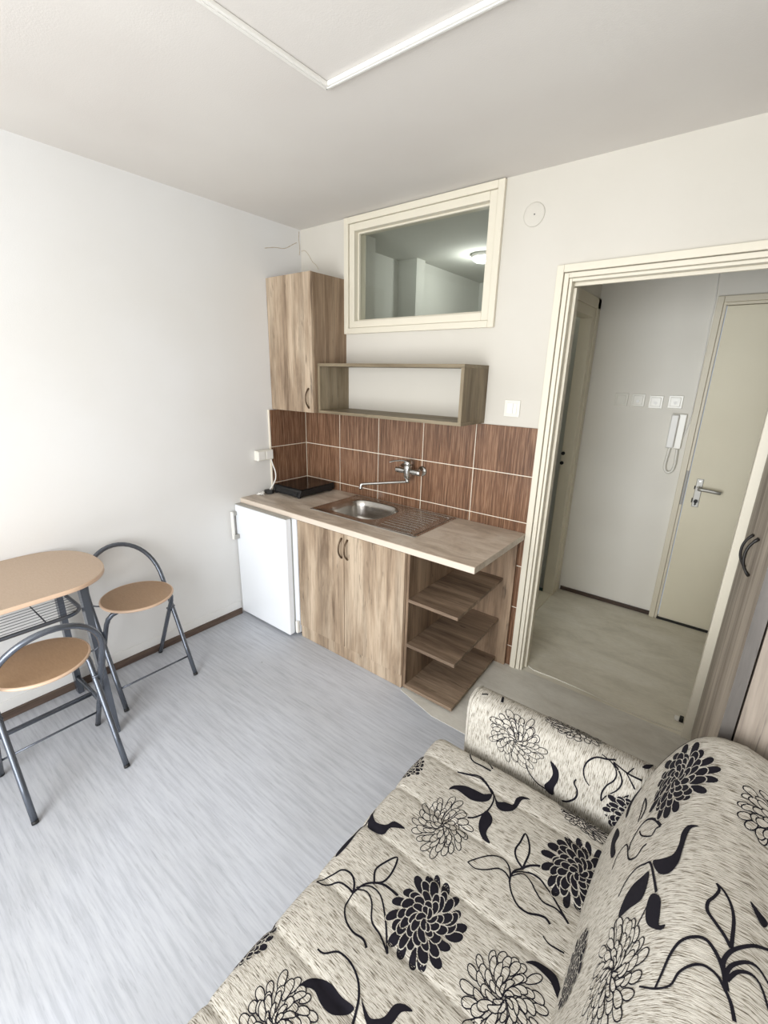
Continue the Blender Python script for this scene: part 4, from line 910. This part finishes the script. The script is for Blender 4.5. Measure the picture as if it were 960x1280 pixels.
# closing end wall of the mattress
end = [seat_pt(u, SY1) for u in us]; V = [b.bm.verts.new(p) for p in end] + [b.bm.verts.new((2.62, SY1, .22)), b.bm.verts.new((end[0].x, SY1, .22))]
b.bm.faces.new(V)
o = b.build('seat_cushion', [M['fabric'], M['flock']], sofa, recalc=False)
b = MB(); b.box(1.925, 2.80, SY0, -1.13, .07, .255, .006); b.build('base', M['fabric'], sofa)
for x in (1.98, 2.74):
    for y in (-1.20, -2.95): 
        b = MB(); b.lathe([(.02, .0036), (.026, .07)], (x, y, 0), n=16); b.build('leg', M['black_m'], sofa)
# backrest
b = MB(); us = fr(0, PS[-1], 70); vs = fr(BY0, BY1 - .07, 70) + [BY1 - .07 * (1 - math.sin(i / 8 * math.pi / 2)) for i in range(1, 9)]
b.grid(back_pt, us, vs, 0, lambda u, v: (u, v))
print_on(b, mot['back'], back_pt, lambda u, v: (u, v), lambda p: BY0 < p.y < BY1 and 0 < p.x < PS[-1])
L = b.bm.loops.layers.uv.verify()
for yy in (BY1, BY0):
    f = b.bm.faces.new([b.bm.verts.new(back_pt(u, yy)) for u in us])
    for lp in f.loops: lp[L].uv = (lp.vert.co.x, lp.vert.co.z)
o = b.build('backrest', [M['fabric'], M['flock']], sofa, recalc=False)
b = MB(); b.tube([back_pt(u, BY1 - .004, .0015) for u in us], .0038, 8); b.build('piping', M['flock'], o)
# armrest
b = MB(); us = [AX0 + .022 * (1 - math.cos(i / 6 * math.pi / 2)) for i in range(7)] + fr(AX0 + .022, AX1, 24)[1:]; vs = [-.10, -.05] + fr(0, AS[-1], 60)
b.grid(arm_pt, us, vs, 0, lambda u, v: (v, u))
print_on(b, mot['arm'], arm_pt, lambda u, v: (v, u), lambda p: p.x > AX0 + .004 and p.y > -.05)
L = b.bm.loops.layers.uv.verify()
for uu in (us[0], us[-1]):
    f = b.bm.faces.new([b.bm.verts.new(arm_pt(uu, v)) for v in vs])
    for lp in f.loops: lp[L].uv = (lp.vert.co.z, lp.vert.co.y)
o = b.build('armrest', [M['fabric'], M['flock']], sofa, recalc=False)
seam = [arm_pt(AX0 + .012, v, .001) for v in vs]
b = MB(); b.tube(seam, .0028, 8); b.build('piping', M['fabric'], o)

# ------------------------------------------------------------------ light and camera
w = bpy.data.worlds.new('World'); S.world = w; w.use_nodes = True
w.node_tree.nodes['Background'].inputs[0].default_value = (.80, .88, 1, 1); w.node_tree.nodes['Background'].inputs[1].default_value = .6
def area(name, loc, rot, sx, sy, e, col=(1, 1, 1)):
    l = bpy.data.lights.new(name, 'AREA'); l.shape = 'RECTANGLE'; l.size = sx; l.size_y = sy; l.energy = e; l.color = col
    o = bpy.data.objects.new(name, l); COL.objects.link(o); o.location = loc; o.rotation_euler = rot; return o
area('window_daylight', ((RX0 + RX1) / 2, YB - .01, (RZ0 + RZ1) / 2), (R(90), 0, 0), RX1 - RX0 - .1, RZ1 - RZ0 - .1, 126, (.955, .98, 1))
pl_ = bpy.data.lights.new('bathroom_lamp_light', 'POINT'); pl_.energy = 6.5; pl_.color = (.97, 1, .98); pl_.shadow_soft_size = .045
po = bpy.data.objects.new('bathroom_lamp_light', pl_); COL.objects.link(po); po.location = (.735, 1.21, H - .115)
cd = bpy.data.cameras.new('Camera'); cam = bpy.data.objects.new('Camera', cd); COL.objects.link(cam); S.camera = cam
RM = CAM_R; cam.location = CAM_C
X, Y, Z = Vector(RM[0]), -Vector(RM[1]), -Vector(RM[2])
cam.matrix_world = Matrix(((X.x, Y.x, Z.x, CAM_C[0]), (X.y, Y.y, Z.y, CAM_C[1]), (X.z, Y.z, Z.z, CAM_C[2]), (0, 0, 0, 1)))
cd.sensor_fit = 'VERTICAL'; cd.sensor_height = 36; cd.lens = CAM_F / 1280 * 36; cd.clip_start = .02
vs_ = S.view_settings; vs_.view_transform = 'Standard'; vs_.look = 'None'; vs_.gamma = 1; vs_.use_curve_mapping = False; vs_.exposure = 0.06
